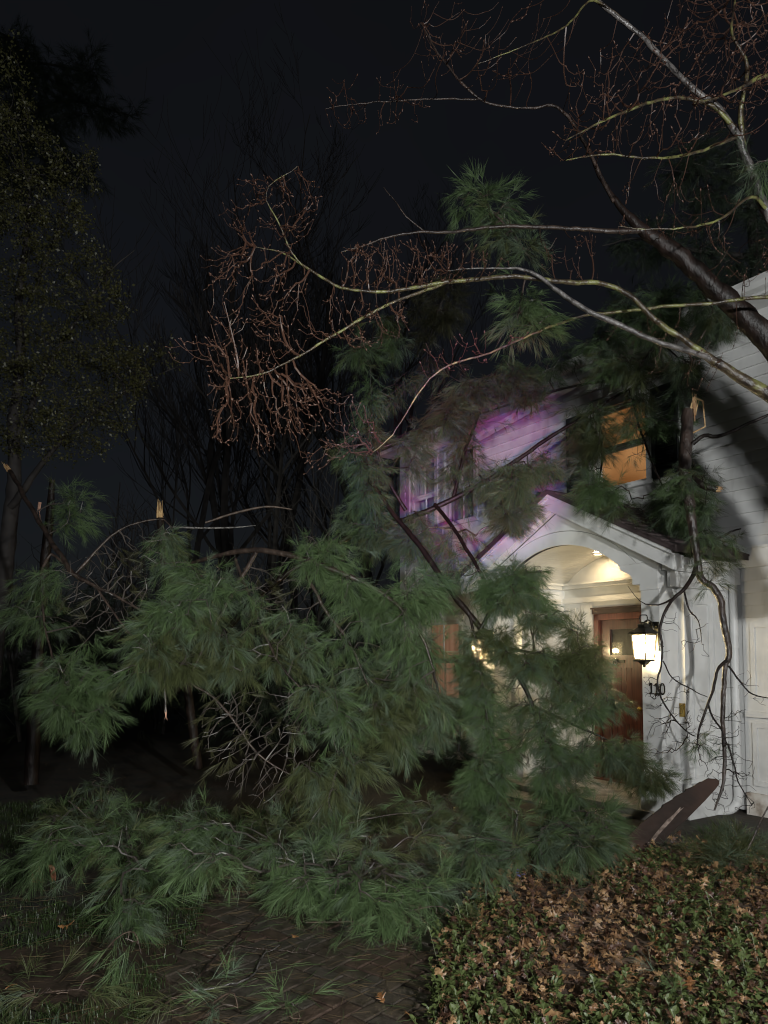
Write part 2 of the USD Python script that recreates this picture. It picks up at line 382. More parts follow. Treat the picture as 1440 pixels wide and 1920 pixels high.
LAMPGLASS = usdkit.material(stage, '/World/Looks/seeded_lamp_glass', {'d': ('translucent_bsdf', {'color': (0.9, 0.82, 0.66)}), 't': ('transparent_bsdf', {'color': (1, 1, 1)}), 'm': ('mix_closure', {'fac': 0.55})},
                            [('t.BSDF', 'm.closure1'), ('d.BSDF', 'm.closure2')], surface='m.closure')

# ------------------------------------------------------------------ the setting: ground, lawn, drive, planting bed
g = np.linspace(-1, 1, 90); gx, gy = np.meshgrid(np.sign(g) * np.abs(g) ** 2.2 * 160, np.sign(g) * np.abs(g) ** 2.2 * 160 + 6)
gz = -0.03 + 0.10 * (meshkit.fbm(np.stack([gx * 0.25, gy * 0.25, 0 * gx], -1), 3, 5) - 0.5) * np.clip(np.hypot(gx, gy - 5) / 12 - 0.8, 0, 1)
idx = np.arange(90 * 90).reshape(90, 90)
quads = np.stack([idx[:-1, :-1], idx[:-1, 1:], idx[1:, 1:], idx[1:, :-1]], -1).reshape(-1, 4)
obj('ground', (np.stack([gx, gy, gz], -1).reshape(-1, 3), quads), LAWN, smooth=True, label='dark wet lawn soil around the drive and below the trees', cat='ground', kind='structure')

def sheet(poly, z, cell, amp, seed, edge=0.0):
    """A sheet of ground with soft unevenness inside a polygon of the plan."""
    pg = Polygon(poly)
    x0, y0, x1, y1 = pg.bounds
    m = trimesh.creation.triangulate_polygon(pg.segmentize(cell), engine='earcut')
    v = np.array(m[0]); f = np.array(m[1])
    for _ in range(3):
        v, f = trimesh.remesh.subdivide_to_size(np.c_[v, np.zeros(len(v))] if v.shape[1] == 2 else v, f, cell * 2.2)[:2]
        v = v[:, :2]
    zz = z + amp * (meshkit.fbm(np.c_[v * 2.2, np.zeros(len(v))], 3, seed) - 0.5)
    return np.c_[v, zz], f
BED = [gnd(815, 1990)[:2], gnd(822, 1860)[:2], gnd(832, 1790)[:2], gnd(880, 1700)[:2], gnd(925, 1645)[:2], gnd(985, 1612)[:2], gnd(1110, 1592)[:2], gnd(1300, 1596)[:2], gnd(1480, 1640)[:2], (5.0, 5.2), (5.0, 2.4), (0.25, 2.4)]
obj('planting_bed', sheet(BED, 0.025, 0.12, 0.03, 3), SOIL, smooth=True, label='planting bed of ground cover and oak leaves right of the drive', cat='planting bed', kind='structure')
DRIVE = [(-1.05, 2.4), (0.22, 2.4), tuple(gnd(826, 1860)[:2] - 0.02), tuple(gnd(826, 1790)[:2] - 0.02), tuple(gnd(860, 1700)[:2] - 0.03), (0.9, 6.4), (0.9, 7.0), (-1.35, 7.0), (-1.15, 4.6)]
drive = obj('drive', sheet(DRIVE, -0.012, 0.15, 0.004, 4), MUD, label='wet brown brick drive littered with needles', cat='drive', kind='structure')
obj('muddy_verge', sheet([(-5, 3.55), (-2.0, 3.75), (-1.15, 3.3), (-1.1, 4.0), (-1.3, 4.7), (-2.2, 4.25), (-5, 4.25)], -0.012, 0.2, 0.012, 9), MUD, smooth=True, label='bare muddy strip across the lawn on the left', cat='mud', kind='structure')

rng = RS(11)
DP = Polygon(DRIVE).buffer(-0.02)
a = math.radians(-39)
ca, sa = math.cos(a), math.sin(a)
BW, BL, BH = 0.098, 0.198, 0.035
cand = []
for i in range(-40, 60):
    for j in range(-30, 40):
        for horiz in (0, 1):                        # herringbone
            x = (i - 0) * 0.1 + j * 0.2; y = i * 0.1 - j * 0.2
            r = (x, y, x + 0.2, y + 0.1) if horiz else (x - 0.1 + 0.1, y + 0.1, x + 0.1, y + 0.3)
            cx, cy = (r[0] + r[2]) / 2, (r[1] + r[3]) / 2
            wx, wy = ca * cx - sa * cy, sa * cx + ca * cy + 4.0
            if DP.contains(Point(wx, wy)) and wy > 2.95 and wy < 6.2:
                cand.append((wy, wx, horiz))
cand.sort()
def paver(wx, wy, horiz):
    l, w = (BL, BW) if horiz else (BW, BL)
    l -= 0.006; w -= 0.006
    c = 0.006
    tz = rng.normal(0.0, 0.0018)
    top = np.array([[-l / 2 + c, -w / 2 + c], [l / 2 - c, -w / 2 + c], [l / 2 - c, w / 2 - c], [-l / 2 + c, w / 2 - c]])
    bot = np.array([[-l / 2, -w / 2], [l / 2, -w / 2], [l / 2, w / 2], [-l / 2, w / 2]])
    tilt = rng.normal(0, 0.008, 2)
    P = np.vstack([np.c_[bot, np.full(4, -0.03)], np.c_[bot, np.full(4, 0.0 + tz)], np.c_[top, np.full(4, 0.004 + tz)]])
    P[4:, 2] += P[4:, 0] * tilt[0] + P[4:, 1] * tilt[1]
    Fq = [[4, 5, 1, 0], [5, 6, 2, 1], [6, 7, 3, 2], [7, 4, 0, 3], [8, 9, 5, 4], [9, 10, 6, 5], [10, 11, 7, 6], [11, 8, 4, 7], [8, 11, 10, 9]]
    Fq = [q[::-1] for q in Fq]
    j = rng.normal(0, 0.03)
    R = np.array([[math.cos(a + j * 0.4), -math.sin(a + j * 0.4)], [math.sin(a + j * 0.4), math.cos(a + j * 0.4)]])
    P[:, :2] = P[:, :2] @ R.T + (wx, wy)
    return P, np.array(Fq)
far_pavers = []
for k, (wy, wx, hz) in enumerate(cand):
    m = paver(wx, wy, hz)
    if k < 295:
        obj('paver', m, BRICKS[rng.choice(3, p=[0.5, 0.32, 0.18])], drive)
    else:
        far_pavers.append(m)
if far_pavers:
    obj('far_pavers', cat(far_pavers), BRICKS[0], drive, kind='stuff')

# ------------------------------------------------------------------ the house
FV, PV = 7.60, 6.477              # planes of the house front and of the porch front
house = thing('house', 'white clapboard two storey house with lit windows behind the fallen pine', 'house')
UL, UR = 11.2, 0.9                # ends of the house front
EAVE = 5.38
WINS = {'lit': (5.80, 6.62, 3.82, 4.86), 'low': (9.50, 10.50, 0.92, 2.22), 'up1': (10.15, 10.92, 3.88, 5.08), 'up2': (9.10, 9.86, 3.88, 5.08)}
DOOR = (5.80, 6.66, 0.07, 2.28)
shape = sbox(UR, 0.0, UL, EAVE)
for w in list(WINS.values()) + [DOOR]:
    shape = shape.difference(sbox(w[0], w[2], w[1], w[3]))
obj('wall', hprism(shape, FV, FV + 0.15), WHITE2, house)
obj('wall', hb(UL - 0.15, UL, FV + 0.15, 15.0, 0, EAVE), WHITE2, house)
obj('wall', hb(UR, UR + 0.15, FV + 0.15, 15.0, 0, EAVE), WHITE2, house)
obj('wall', hb(UR, UL, 15.0, 15.15, 0, EAVE), WHITE2, house)
gab = Polygon([(FV, EAVE), (15.15, EAVE), (11.375, 7.35)])
obj('gable', hprism_u(gab, UL - 0.15, UL), WHITE2, house)
obj('gable', hprism_u(gab, UR, UR + 0.15), WHITE2, house)
obj('foundation', hb(UR, 4.60, FV - 0.05, FV, -0.2, 0.2), STAIN, house)
obj('foundation', hb(7.80, UL, FV - 0.05, FV, -0.2, 0.45), STAIN, house)
# clapboards, each board a piece, cut at windows, porch and trim
rng = RS(3)
def board(u0, u1, z0, e):
    o = rng.uniform(-0.0012, 0.0012)
    p = H([u0, u1, u1, u0] * 2, [FV - 0.034 + o, FV - 0.034 + o, FV, FV, FV - 0.007 + o, FV - 0.007 + o, FV, FV], [z0] * 4 + [z0 + e] * 4)
    obj('clapboard', hexa(p), WHITE2, house)
def course(z0, e, spans):
    for u0, u1 in spans:
        cuts = [u0]
        while u1 - cuts[-1] > 4.2:
            cuts.append(cuts[-1] + rng.uniform(2.2, 3.6))
        for p, q in zip(cuts, cuts[1:] + [u1]):
            if q - p > 0.03:
                board(p + 0.0012, q - 0.0012, z0, e)
def free(z0, z1, u0, u1):
    spans = [(u0, u1)]
    holes = [(w[0] - 0.09, w[1] + 0.09) for w in WINS.values() if z0 < w[3] + 0.12 and z1 > w[2] - 0.10]
    if z0 < 3.62:
        half = 1.72 if z0 < 2.70 else max(0.0, 1.72 * (3.60 - z0) / 0.90)
        holes.append((6.229 - half, 6.229 + half))
    for a0, a1 in sorted(holes):
        spans = [s for p, q in spans for s in ((p, min(q, a0)), (max(p, a1), q)) if s[1] - s[0] > 0.02]
    return spans
E = 0.132
z = 2.80
while z < EAVE - 0.16:
    course(z, E + 0.006, free(z, z + E, UR, UL)); z += E
z = 0.45
while z < 2.78:
    course(z, E + 0.006, free(z, z + E, 7.85, UL)); z += E
z = 2.06
while z < 2.56:
    course(z, E + 0.004, [(UR, 4.62)]); z += E
obj('frieze_board', hb(UR, 4.74, FV - 0.055, FV, 2.60, 2.795), WHITE, house)
obj('frieze_ledge', hb(UR, 4.74, FV - 0.075, FV, 2.795, 2.822), WHITE, house)
# panelled lower wall on the right
obj('panel_field', hb(UR, 4.62, FV - 0.012, FV, 0.2, 2.06), WHITE, house)
for u1 in (4.53, 3.55, 2.57):
    u0 = u1 - 0.86
    for z0, z1 in ((1.20, 2.0), (0.28, 0.94)):
        for nm, b in (('panel_rail', (u0, u1, z1 - 0.05, z1)), ('panel_rail', (u0, u1, z0, z0 + 0.05)), ('panel_stile', (u0, u0 + 0.05, z0 + 0.05, z1 - 0.05)), ('panel_stile', (u1 - 0.05, u1, z0 + 0.05, z1 - 0.05))):
            obj(nm, hb(b[0], b[1], FV - 0.030, FV - 0.012, b[2], b[3]), WHITE, house)
obj('chair_rail', hb(UR, 4.60, FV - 0.045, FV - 0.012, 1.00, 1.06), WHITE, house)
obj('corner_board', hb(UL - 0.14, UL + 0.02, FV - 0.035, FV, 0.45, EAVE - 0.1), WHITE, house)
# eaves, gutter and roof
obj('soffit', hb(UR - 0.3, UL + 0.3, FV - 0.34, FV, EAVE - 0.02, EAVE), WHITE, house)
obj('eave_frieze', hb(UR, UL, FV - 0.035, FV, EAVE - 0.17, EAVE - 0.02), WHITE, house)
obj('fascia', hb(UR - 0.3, UL + 0.3, FV - 0.365, FV - 0.34, EAVE - 0.03, EAVE + 0.13), WHITE, house)
gp = [(-0.0, 0.13), (-0.10, 0.13), (-0.105, 0.07), (-0.075, 0.02), (0.0, 0.0)]
obj('gutter', hprism_u(Polygon([(FV - 0.367 + x, EAVE - 0.0 + y) for x, y in gp]), UR - 0.3, 9.0), WHITE, house)
# a length of gutter knocked loose where the pine came down
gl = hprism_u(Polygon([(x, y) for x, y in gp]), 0, 2.6)
roof_z = lambda v: EAVE + 0.14 + (v - (FV - 0.4)) * (7.35 - EAVE) / (11.375 - FV + 0.2)
def slope_slab(v0, v1, u0, u1, th=0.12):
    z0, z1 = roof_z(v0), roof_z(v1)
    return hexa(H([u0, u1, u1, u0] * 2, [v0, v0, v1, v1] * 2, [z0 - th, z0 - th, z1 - th, z1 - th, z0, z0, z1, z1]))
rf = obj('roof', slope_slab(FV - 0.4, 11.375, UR - 0.3, UL + 0.3), SHINGLE, house)
zb = lambda v: roof_z(2 * 11.375 - v)
obj('roof_back', hexa(H([UR - 0.3, UL + 0.3, UL + 0.3, UR - 0.3] * 2, [11.375, 11.375, 15.5, 15.5] * 2, [zb(11.375) - 0.12] * 2 + [zb(15.5) - 0.12] * 2 + [zb(11.375)] * 2 + [zb(15.5)] * 2)), SHINGLE, house)
for k in range(18):
    v0 = FV - 0.42 + k * 0.215
    z0, z1 = roof_z(v0), roof_z(v0 + 0.23)
    tabs = []
    u = UR - 0.3
    while u < UL + 0.28:
        wd = rng.uniform(0.22, 0.36); u2 = min(u + wd, UL + 0.3); d = rng.uniform(0, 0.006)
        tabs.append(hexa(H([u, u2 - 0.006, u2 - 0.006, u] * 2, [v0, v0, v0 + 0.23, v0 + 0.23] * 2, [z0, z0, z1, z1, z0 + 0.022 + d, z0 + 0.022 + d, z1 + 0.006, z1 + 0.006])))
        u = u2
    obj('shingle_course', cat(tabs), SHINGLE, rf, kind='stuff')

def window(key, fill, nx, nz, shutters=False):
    u0, u1, z0, z1 = WINS[key]
    fr = obj('window', cat([hb(u0 - 0.085, u0, FV - 0.04, FV + 0.05, z0 - 0.02, z1 + 0.02), hb(u1, u1 + 0.085, FV - 0.04, FV + 0.05, z0 - 0.02, z1 + 0.02), hb(u0 - 0.11, u1 + 0.11, FV - 0.05, FV + 0.05, z1 + 0.02, z1 + 0.11)]), WHITE, house)
    obj('sill', hb(u0 - 0.11, u1 + 0.11, FV - 0.075, FV + 0.06, z0 - 0.065, z0 - 0.02), WHITE, fr)
    zm = (z0 + z1) / 2
    for (a0, a1, vv) in ((z0, zm, 0.055), (zm, z1, 0.03)):
        obj('sash', cat([hb(u0, u0 + 0.04, FV + vv, FV + vv + 0.03, a0, a1), hb(u1 - 0.04, u1, FV + vv, FV + vv + 0.03, a0, a1), hb(u0 + 0.04, u1 - 0.04, FV + vv, FV + vv + 0.03, a0, a0 + 0.04), hb(u0 + 0.04, u1 - 0.04, FV + vv, FV + vv + 0.03, a1 - 0.04, a1)]), WHITE, fr)
        obj('pane', hb(u0 + 0.04, u1 - 0.04, FV + vv + 0.012, FV + vv + 0.017, a0 + 0.04, a1 - 0.04), PANE, fr)
        for i in range(1, nx):
            x = u0 + 0.04 + (u1 - u0 - 0.08) * i / nx
            obj('glazing_bar', hb(x - 0.009, x + 0.009, FV + vv + 0.004, FV + vv + 0.026, a0 + 0.04, a1 - 0.04), WHITE, fr)
    if fill == 'shade':
        obj('roller_shade', hb(u0 - 0.02, u1 + 0.02, FV + 0.13, FV + 0.135, z0, z1), SHADE, fr, label='orange window shade glowing in place of the room light')
    elif fill == 'curtain':
        x = np.linspace(u0 - 0.02, u1 + 0.02, 60)
        vv = FV + 0.15 + 0.022 * np.sin(x * 42) + 0.012 * np.sin(x * 97)
        P = np.vstack([H(x, vv, z0 - 0.02), H(x, vv, z1 + 0.02)])
        i = np.arange(59)
        obj('curtain', (P, np.stack([i, i + 1, i + 61, i + 60], 1)), CURTAIN, fr, smooth=True, label='peach curtain glowing in place of the room light behind it')
    if shutters:
        for s0 in (u0 - 0.46, u1 + 0.10):
            sh = obj('shutter', cat([hb(s0, s0 + 0.055, FV - 0.065, FV - 0.03, z0 - 0.03, z1 + 0.05), hb(s0 + 0.305, s0 + 0.36, FV - 0.065, FV - 0.03, z0 - 0.03, z1 + 0.05), hb(s0 + 0.055, s0 + 0.305, FV - 0.065, FV - 0.03, z0 - 0.03, z0 + 0.05), hb(s0 + 0.055, s0 + 0.305, FV - 0.065, FV - 0.03, z1 - 0.03, z1 + 0.05)]), SHUTTER, house)
            nl = 20
            for k in range(nl):
                zz = z0 + 0.05 + (z1 - z0 - 0.08) * k / nl
                p = H([s0 + 0.055, s0 + 0.305, s0 + 0.305, s0 + 0.055] * 2, [FV - 0.062, FV - 0.062, FV - 0.052, FV - 0.052, FV - 0.040, FV - 0.040, FV - 0.030, FV - 0.030], [zz] * 4 + [zz + 0.046] * 4)
                obj('slat', hexa(p), SHUTTER, sh)
window('lit', 'shade', 1, 1, True)
window('low', 'curtain', 2, 1)
window('up1', None, 2, 1)
window('up2', None, 2, 1)

# --- the porch: piers, barrel ceiling, arched gable front, panelled side
UC = 6.229
porch = thing('porch', 'white gabled entry porch with arched front and barrel ceiling', 'porch')
obj('floor', hb(UC - 1.45, UC + 1.45, PV - 0.10, FV - 0.02, -0.15, 0.065), CONCRETE, porch)
obj('step', hb(UC - 1.10, UC + 1.10, PV - 0.45, PV - 0.10, -0.15, -0.005), CONCRETE, porch)
IN = 0.95
for s in (-1, 1):
    uo, ui, uc0, uc1 = UC + s * 1.468, UC + s * IN, UC + s * 1.39, UC + s * 1.165
    lo = lambda p, q: (min(p, q), max(p, q))
    obj('side_wall', hb(*lo(uo, ui), PV + 0.295, FV - 0.03, 0.065, 2.34), WHITE, porch)
    pier = obj('pier', hb(*lo(uc0, uc1), PV, PV + 0.295, 0.065, 2.34), WHITE, porch)
    obj('pier_base', cat([hb(*lo(uc0 + s * 0.025, uc1 - s * 0.025), PV - 0.025, PV, 0.065, 0.33), hb(*lo(uc0, uc0 + s * 0.025), PV, PV + 0.29, 0.065, 0.33)]), WHITE, pier)
    # corbel capital carrying the arch, stepping inwards
    prof = Polygon([(UC + s * 1.39, 2.34), (UC + s * 1.165, 2.34), (UC + s * 1.165, 2.405), (UC + s * 1.075, 2.405), (UC + s * 1.07, 2.475), (UC + s * 1.035, 2.52), (UC + s * 0.96, 2.555), (UC + s * 0.905, 2.59), (UC + s * 0.905, 2.628), (UC + s * 1.39, 2.628)])
    obj('capital', hprism(prof, PV - 0.018, PV + 0.295), WHITE, pier)
    obj('entablature', hb(*lo(uo, ui), PV + 0.295, FV - 0.03, 2.34, 2.66), WHITE, porch)
    obj('crown_moulding', cat([hb(*lo(ui, ui - s * 0.03), PV + 0.30, FV - 0.13, 2.36, 2.42), hb(*lo(ui, ui - s * 0.05), PV + 0.30, FV - 0.13, 2.55, 2.60), hb(*lo(ui, ui - s * 0.08), PV + 0.30, FV - 0.13, 2.60, 2.63)]), CREAM, porch)
    out = UC + s * 1.468
    obj('side_cornice', cat([hb(*lo(out, out + s * 0.035), PV + 0.03, FV - 0.03, 2.36, 2.52), hb(*lo(out, out + s * 0.07), PV + 0.02, FV - 0.03, 2.52, 2.575), hb(*lo(out, out + s * 0.12), PV - 0.0, FV - 0.03, 2.575, 2.66)]), WHITE, porch)
    # mouldings on the outer face
    for v0, v1, z0, z1 in ((6.90, 7.20, 0.92, 2.22), (6.90, 7.20, 0.38, 0.84), (7.27, 7.46, 0.92, 2.22), (7.27, 7.46, 0.38, 0.84)):
        t = 0.026
        obj('side_panel', cat([hb(*lo(out, out + s * 0.016), v0, v0 + t, z0, z1), hb(*lo(out, out + s * 0.016), v1 - t, v1, z0, z1), hb(*lo(out, out + s * 0.016), v0 + t, v1 - t, z0, z0 + t), hb(*lo(out, out + s * 0.016), v0 + t, v1 - t, z1 - t, z1)]), WHITE, porch)
    obj('baseboard', hb(*lo(out, out + s * 0.02), PV + 0.295, FV - 0.03, -0.1, 0.31), WHITE, porch)
    obj('base_cap', hb(*lo(out, out + s * 0.035), PV + 0.295, FV - 0.03, 0.31, 0.335), WHITE, porch)
    obj('corner_pilaster', hb(*lo(out, out + s * 0.03), FV - 0.115, FV - 0.03, 0.335, 2.36), WHITE, porch)
# back wall of the porch
obj('back_wall', cat([hb(UC - IN, DOOR[0], FV - 0.03, FV, 0.065, 2.66), hb(DOOR[1], UC + IN, FV - 0.03, FV, 0.065, 2.66), hb(DOOR[0], DOOR[1], FV - 0.03, FV, DOOR[3], 2.66), hprism(Polygon([(UC - IN, 2.66), (UC + IN, 2.66)] + [(UC + 0.95 * math.cos(t), 2.66 + 0.34 * math.sin(t)) for t in np.linspace(0.05, math.pi - 0.05, 20)]), FV - 0.03, FV)]), CREAM, porch)
obj('back_cornice', cat([hb(UC - IN, UC + IN, FV - 0.07, FV - 0.03, 2.36, 2.43), hb(UC - IN, UC + IN, FV - 0.10, FV - 0.03, 2.55, 2.60), hb(UC - IN, UC + IN, FV - 0.125, FV - 0.03, 2.60, 2.63)]), CREAM, porch)
for p, q in ((6.68, 6.86), (5.60, 5.78)):
    obj('door_casing', hb(p, q, FV - 0.055, FV - 0.03, 0.065, 2.355), CREAM, porch)
obj('wall_pilaster', cat([hb(6.97, 7.03, FV - 0.05, FV - 0.03, 0.3, 2.3), hb(7.08, 7.14, FV - 0.05, FV - 0.03, 0.3, 2.3)]), CREAM, porch)
# barrel ceiling: narrow boards side by side
RA = (0.905 ** 2 + 0.33 ** 2) / (2 * 0.33); ZC = 2.96 - RA
half = math.asin(0.96 / (RA + 0.02))
nb = 38
for k in range(nb):
    t0, t1 = -half + 2 * half * k / nb, -half + 2 * half * (k + 1) / nb
    e = 0.0022 / RA
    P = []
    for vv in (PV + 0.05, FV - 0.035):
        for (t, r) in ((t0 + e, RA + 0.004), (t1 - e, RA + 0.004), (t1 - e, RA + 0.016), (t0 + e, RA + 0.016)):
            P.append(H(UC + r * math.sin(t), vv, ZC + r * math.cos(t)))
    obj('ceiling_board', hexa(np.array(P)), CREAM, porch)
arc = lambda r, n=30, h=half: [(UC + r * math.sin(t), ZC + r * math.cos(t)) for t in np.linspace(-h, h, n)]
obj('ceiling_backing', hprism(Polygon(arc(RA + 0.018) + arc(RA + 0.035)[::-1]), PV + 0.05, FV - 0.035), CREAM, porch)
# the gable front: backing, arch ring, tympanum and raking boards with open joints between
AP, HW, EZ = 3.55, 1.665, 2.69
sl = (AP - EZ) / HW
tri = lambda drop, hw=HW, zb=2.63: Polygon([(UC - 3, AP - sl * 3 - drop), (UC + 3, AP - sl * 3 - drop), (UC, AP - drop)]).intersection(sbox(UC - hw, zb, UC + hw, 4))
opening = Polygon(arc(RA, 40, math.asin(0.905 / RA)) + [(UC + 0.905, 2.3), (UC - 0.905, 2.3)])
obj('gable_backing', hprism(tri(0.10, 1.44).difference(opening.buffer(0.004)), PV - 0.012, PV + 0.05), DARKGAP, porch)
ring_out = Polygon(arc(RA + 0.165, 40, 0.83) + [(UC + 1.5, 2.0), (UC - 1.5, 2.0)])
rk = 0.20
tymp = tri(rk + 0.012, 1.39, 2.628)
obj('arch_trim', hprism(tymp.intersection(ring_out.buffer(-0.006)).difference(opening), PV - 0.030, PV - 0.012), WHITE, porch)
rest = tymp.difference(ring_out)
obj('tympanum', cat([hprism(gp_, PV - 0.034, PV - 0.012) for gp_ in getattr(rest, 'geoms', [rest])]), WHITE, porch)
def rake(s, d0, d1, v0, v1, hw=HW):
    return hprism(Polygon([(UC, AP - d0), (UC + s * hw, AP - sl * hw - d0), (UC + s * hw, AP - sl * hw - d1), (UC, AP - d1)]), v0, v1)
for s in (-1, 1):
    obj('raking_board', rake(s, 0.02, 0.185, PV - 0.150, PV - 0.036), WHITE, porch)
    obj('raking_moulding', rake(s, 0.187, rk, PV - 0.070, PV - 0.036, 1.44), WHITE, porch)
    obj('rake_crown', rake(s, -0.012, 0.03, PV - 0.175, PV - 0.150), WHITE, porch)
    obj('eave_return', hb(*sorted((UC + s * 1.46, UC + s * HW)), PV - 0.036, PV + 0.03, 2.51 + 0.02, 2.66), WHITE, porch)
    o = lambda d0, d1, v0, v1: rake(s, d0, d1, v0, v1, HW + 0.06)
    slab = obj('roof_slope', o(-0.06, -0.014, PV - 0.19, FV - 0.026), SHINGLE, porch)
    n = 11
    for k in range(n):
        w0, w1 = HW + 0.07 - (HW + 0.07) * k / n, HW + 0.07 - (HW + 0.07) * (k + 1.08) / n
        tabs = []
        vv = PV - 0.20
        while vv < FV - 0.03:
            v2 = min(vv + rng.uniform(0.22, 0.34), FV - 0.027); d = rng.uniform(0, 0.005)
            zz = lambda w: AP - sl * max(w, 0) + 0.062
            tabs.append(hexa(H([UC + s * w0, UC + s * w0, UC + s * max(w1, 0), UC + s * max(w1, 0)] * 2, [vv, v2 - 0.005, v2 - 0.005, vv] * 2, [zz(w0), zz(w0), zz(w1), zz(w1), zz(w0) + 0.02 + d, zz(w0) + 0.02 + d, zz(w1) + 0.005, zz(w1) + 0.005])))
            vv = v2
        obj('shingle_course', cat(tabs), SHINGLE, slab, kind='stuff')
# front door
door = thing('front_door', 'dark red wooden front door with small glass light in brown frame', 'door')
d0, d1, dz0, dz1 = DOOR
obj('frame', cat([hb(d0, d0 + 0.075, FV - 0.045, FV + 0.08, dz0, dz1 - 0.085), hb(d1 - 0.075, d1, FV - 0.045, FV + 0.08, dz0, dz1 - 0.085), hb(d0, d1, FV - 0.045, FV + 0.08, dz1 - 0.165, dz1 - 0.085)]), DOORF, door)
obj('lintel', cat([hb(d0 - 0.01, d1 + 0.01, FV - 0.06, FV + 0.02, dz1 - 0.083, dz1 - 0.02), hb(d0 - 0.02, d1 + 0.02, FV - 0.085, FV + 0.02, dz1 - 0.02, dz1 - 0.001)]), LINTEL, door)
L0, L1, Z0, Z1 = d0 + 0.078, d1 - 0.078, dz0 + 0.01, dz1 - 0.168
V0 = FV + 0.0
lite = (L0 + 0.15, L1 - 0.15, 1.66, Z1 - 0.12)
slab = sbox(L0, Z0, L1, Z1).difference(sbox(lite[0], lite[2], lite[1], lite[3])).difference(sbox(lite[0], 0.95, lite[1], 1.50)).difference(sbox(lite[0], 0.30, lite[1], 0.80))
obj('leaf', hprism(slab, V0, V0 + 0.045), DOORW, door)
obj('glass_light', hb(lite[0], lite[1], V0 + 0.018, V0 + 0.026, lite[2], lite[3]), PANE, door)
obj('glass_backing', hb(lite[0], lite[1], V0 + 0.034, V0 + 0.044, lite[2], lite[3]), LINTEL, door)
obj('light_ledge', hb(lite[0] - 0.02, lite[1] + 0.02, V0 - 0.022, V0, lite[2] - 0.045, lite[2] - 0.012), DOORW, door)
for z0, z1 in ((0.95, 1.50), (0.30, 0.80)):
    for k in range(5):
        wd = (lite[1] - lite[0]) / 5
        obj('panel_plank', hb(lite[0] + wd * k + 0.003, lite[0] + wd * (k + 1) - 0.003, V0 + 0.012, V0 + 0.03, z0, z1), DOORW, door)
obj('panel_backing', hb(lite[0], lite[1], V0 + 0.03, V0 + 0.044, 0.30, 1.50), LINTEL, door)
um = (lite[0] + lite[1]) / 2
kn = obj('knocker_plate', hb(um - 0.03, um + 0.13, V0 - 0.012, V0, 1.565, 1.60), IRON, door)
tor = trimesh.creation.torus(0.030, 0.008, 20, 8); 
obj('knocker_ring', xf(xf(tor, trimesh.transformations.rotation_matrix(math.pi / 2, [1, 0, 0])), np.block([[np.array([[UX, -UY * -1, 0], [UY, UX * -1, 0], [0, 0, 1]]).astype(float), H(um + 0.10, V0 - 0.03, 1.565)[:, None]], [np.zeros((1, 3)), np.ones((1, 1))]])), NICKEL, kn)
obj('knocker_boss', xf(trimesh.creation.icosphere(2, 0.022), trimesh.transformations.translation_matrix(H(um + 0.10, V0 - 0.02, 1.60))), NICKEL, kn)
obj('threshold', hb(d0, d1, FV - 0.09, FV + 0.05, 0.0655, 0.085), DOORF, door)
obj('knob', xf(trimesh.creation.icosphere(2, 0.03), trimesh.transformations.translation_matrix(H(L0 + 0.07, V0 - 0.05, 1.0))), BRASS, door)

# recessed porch downlight
dl = thing('porch_downlight', 'small round recessed light glowing in the porch ceiling', 'ceiling light')
TD = 0.085
pd = H(UC + RA * math.sin(TD), 7.30, ZC + RA * math.cos(TD))
ann = trimesh.creation.annulus(0.045, 0.062, 0.02)
obj('trim_ring', xf(ann, trimesh.transformations.translation_matrix(pd + [0, 0, -0.012])), WHITE, dl)
obj('lens', xf(trimesh.creation.cylinder(0.0445, 0.012, sections=28), trimesh.transformations.translation_matrix(pd + [0, 0, -0.010])), DOWN, dl)

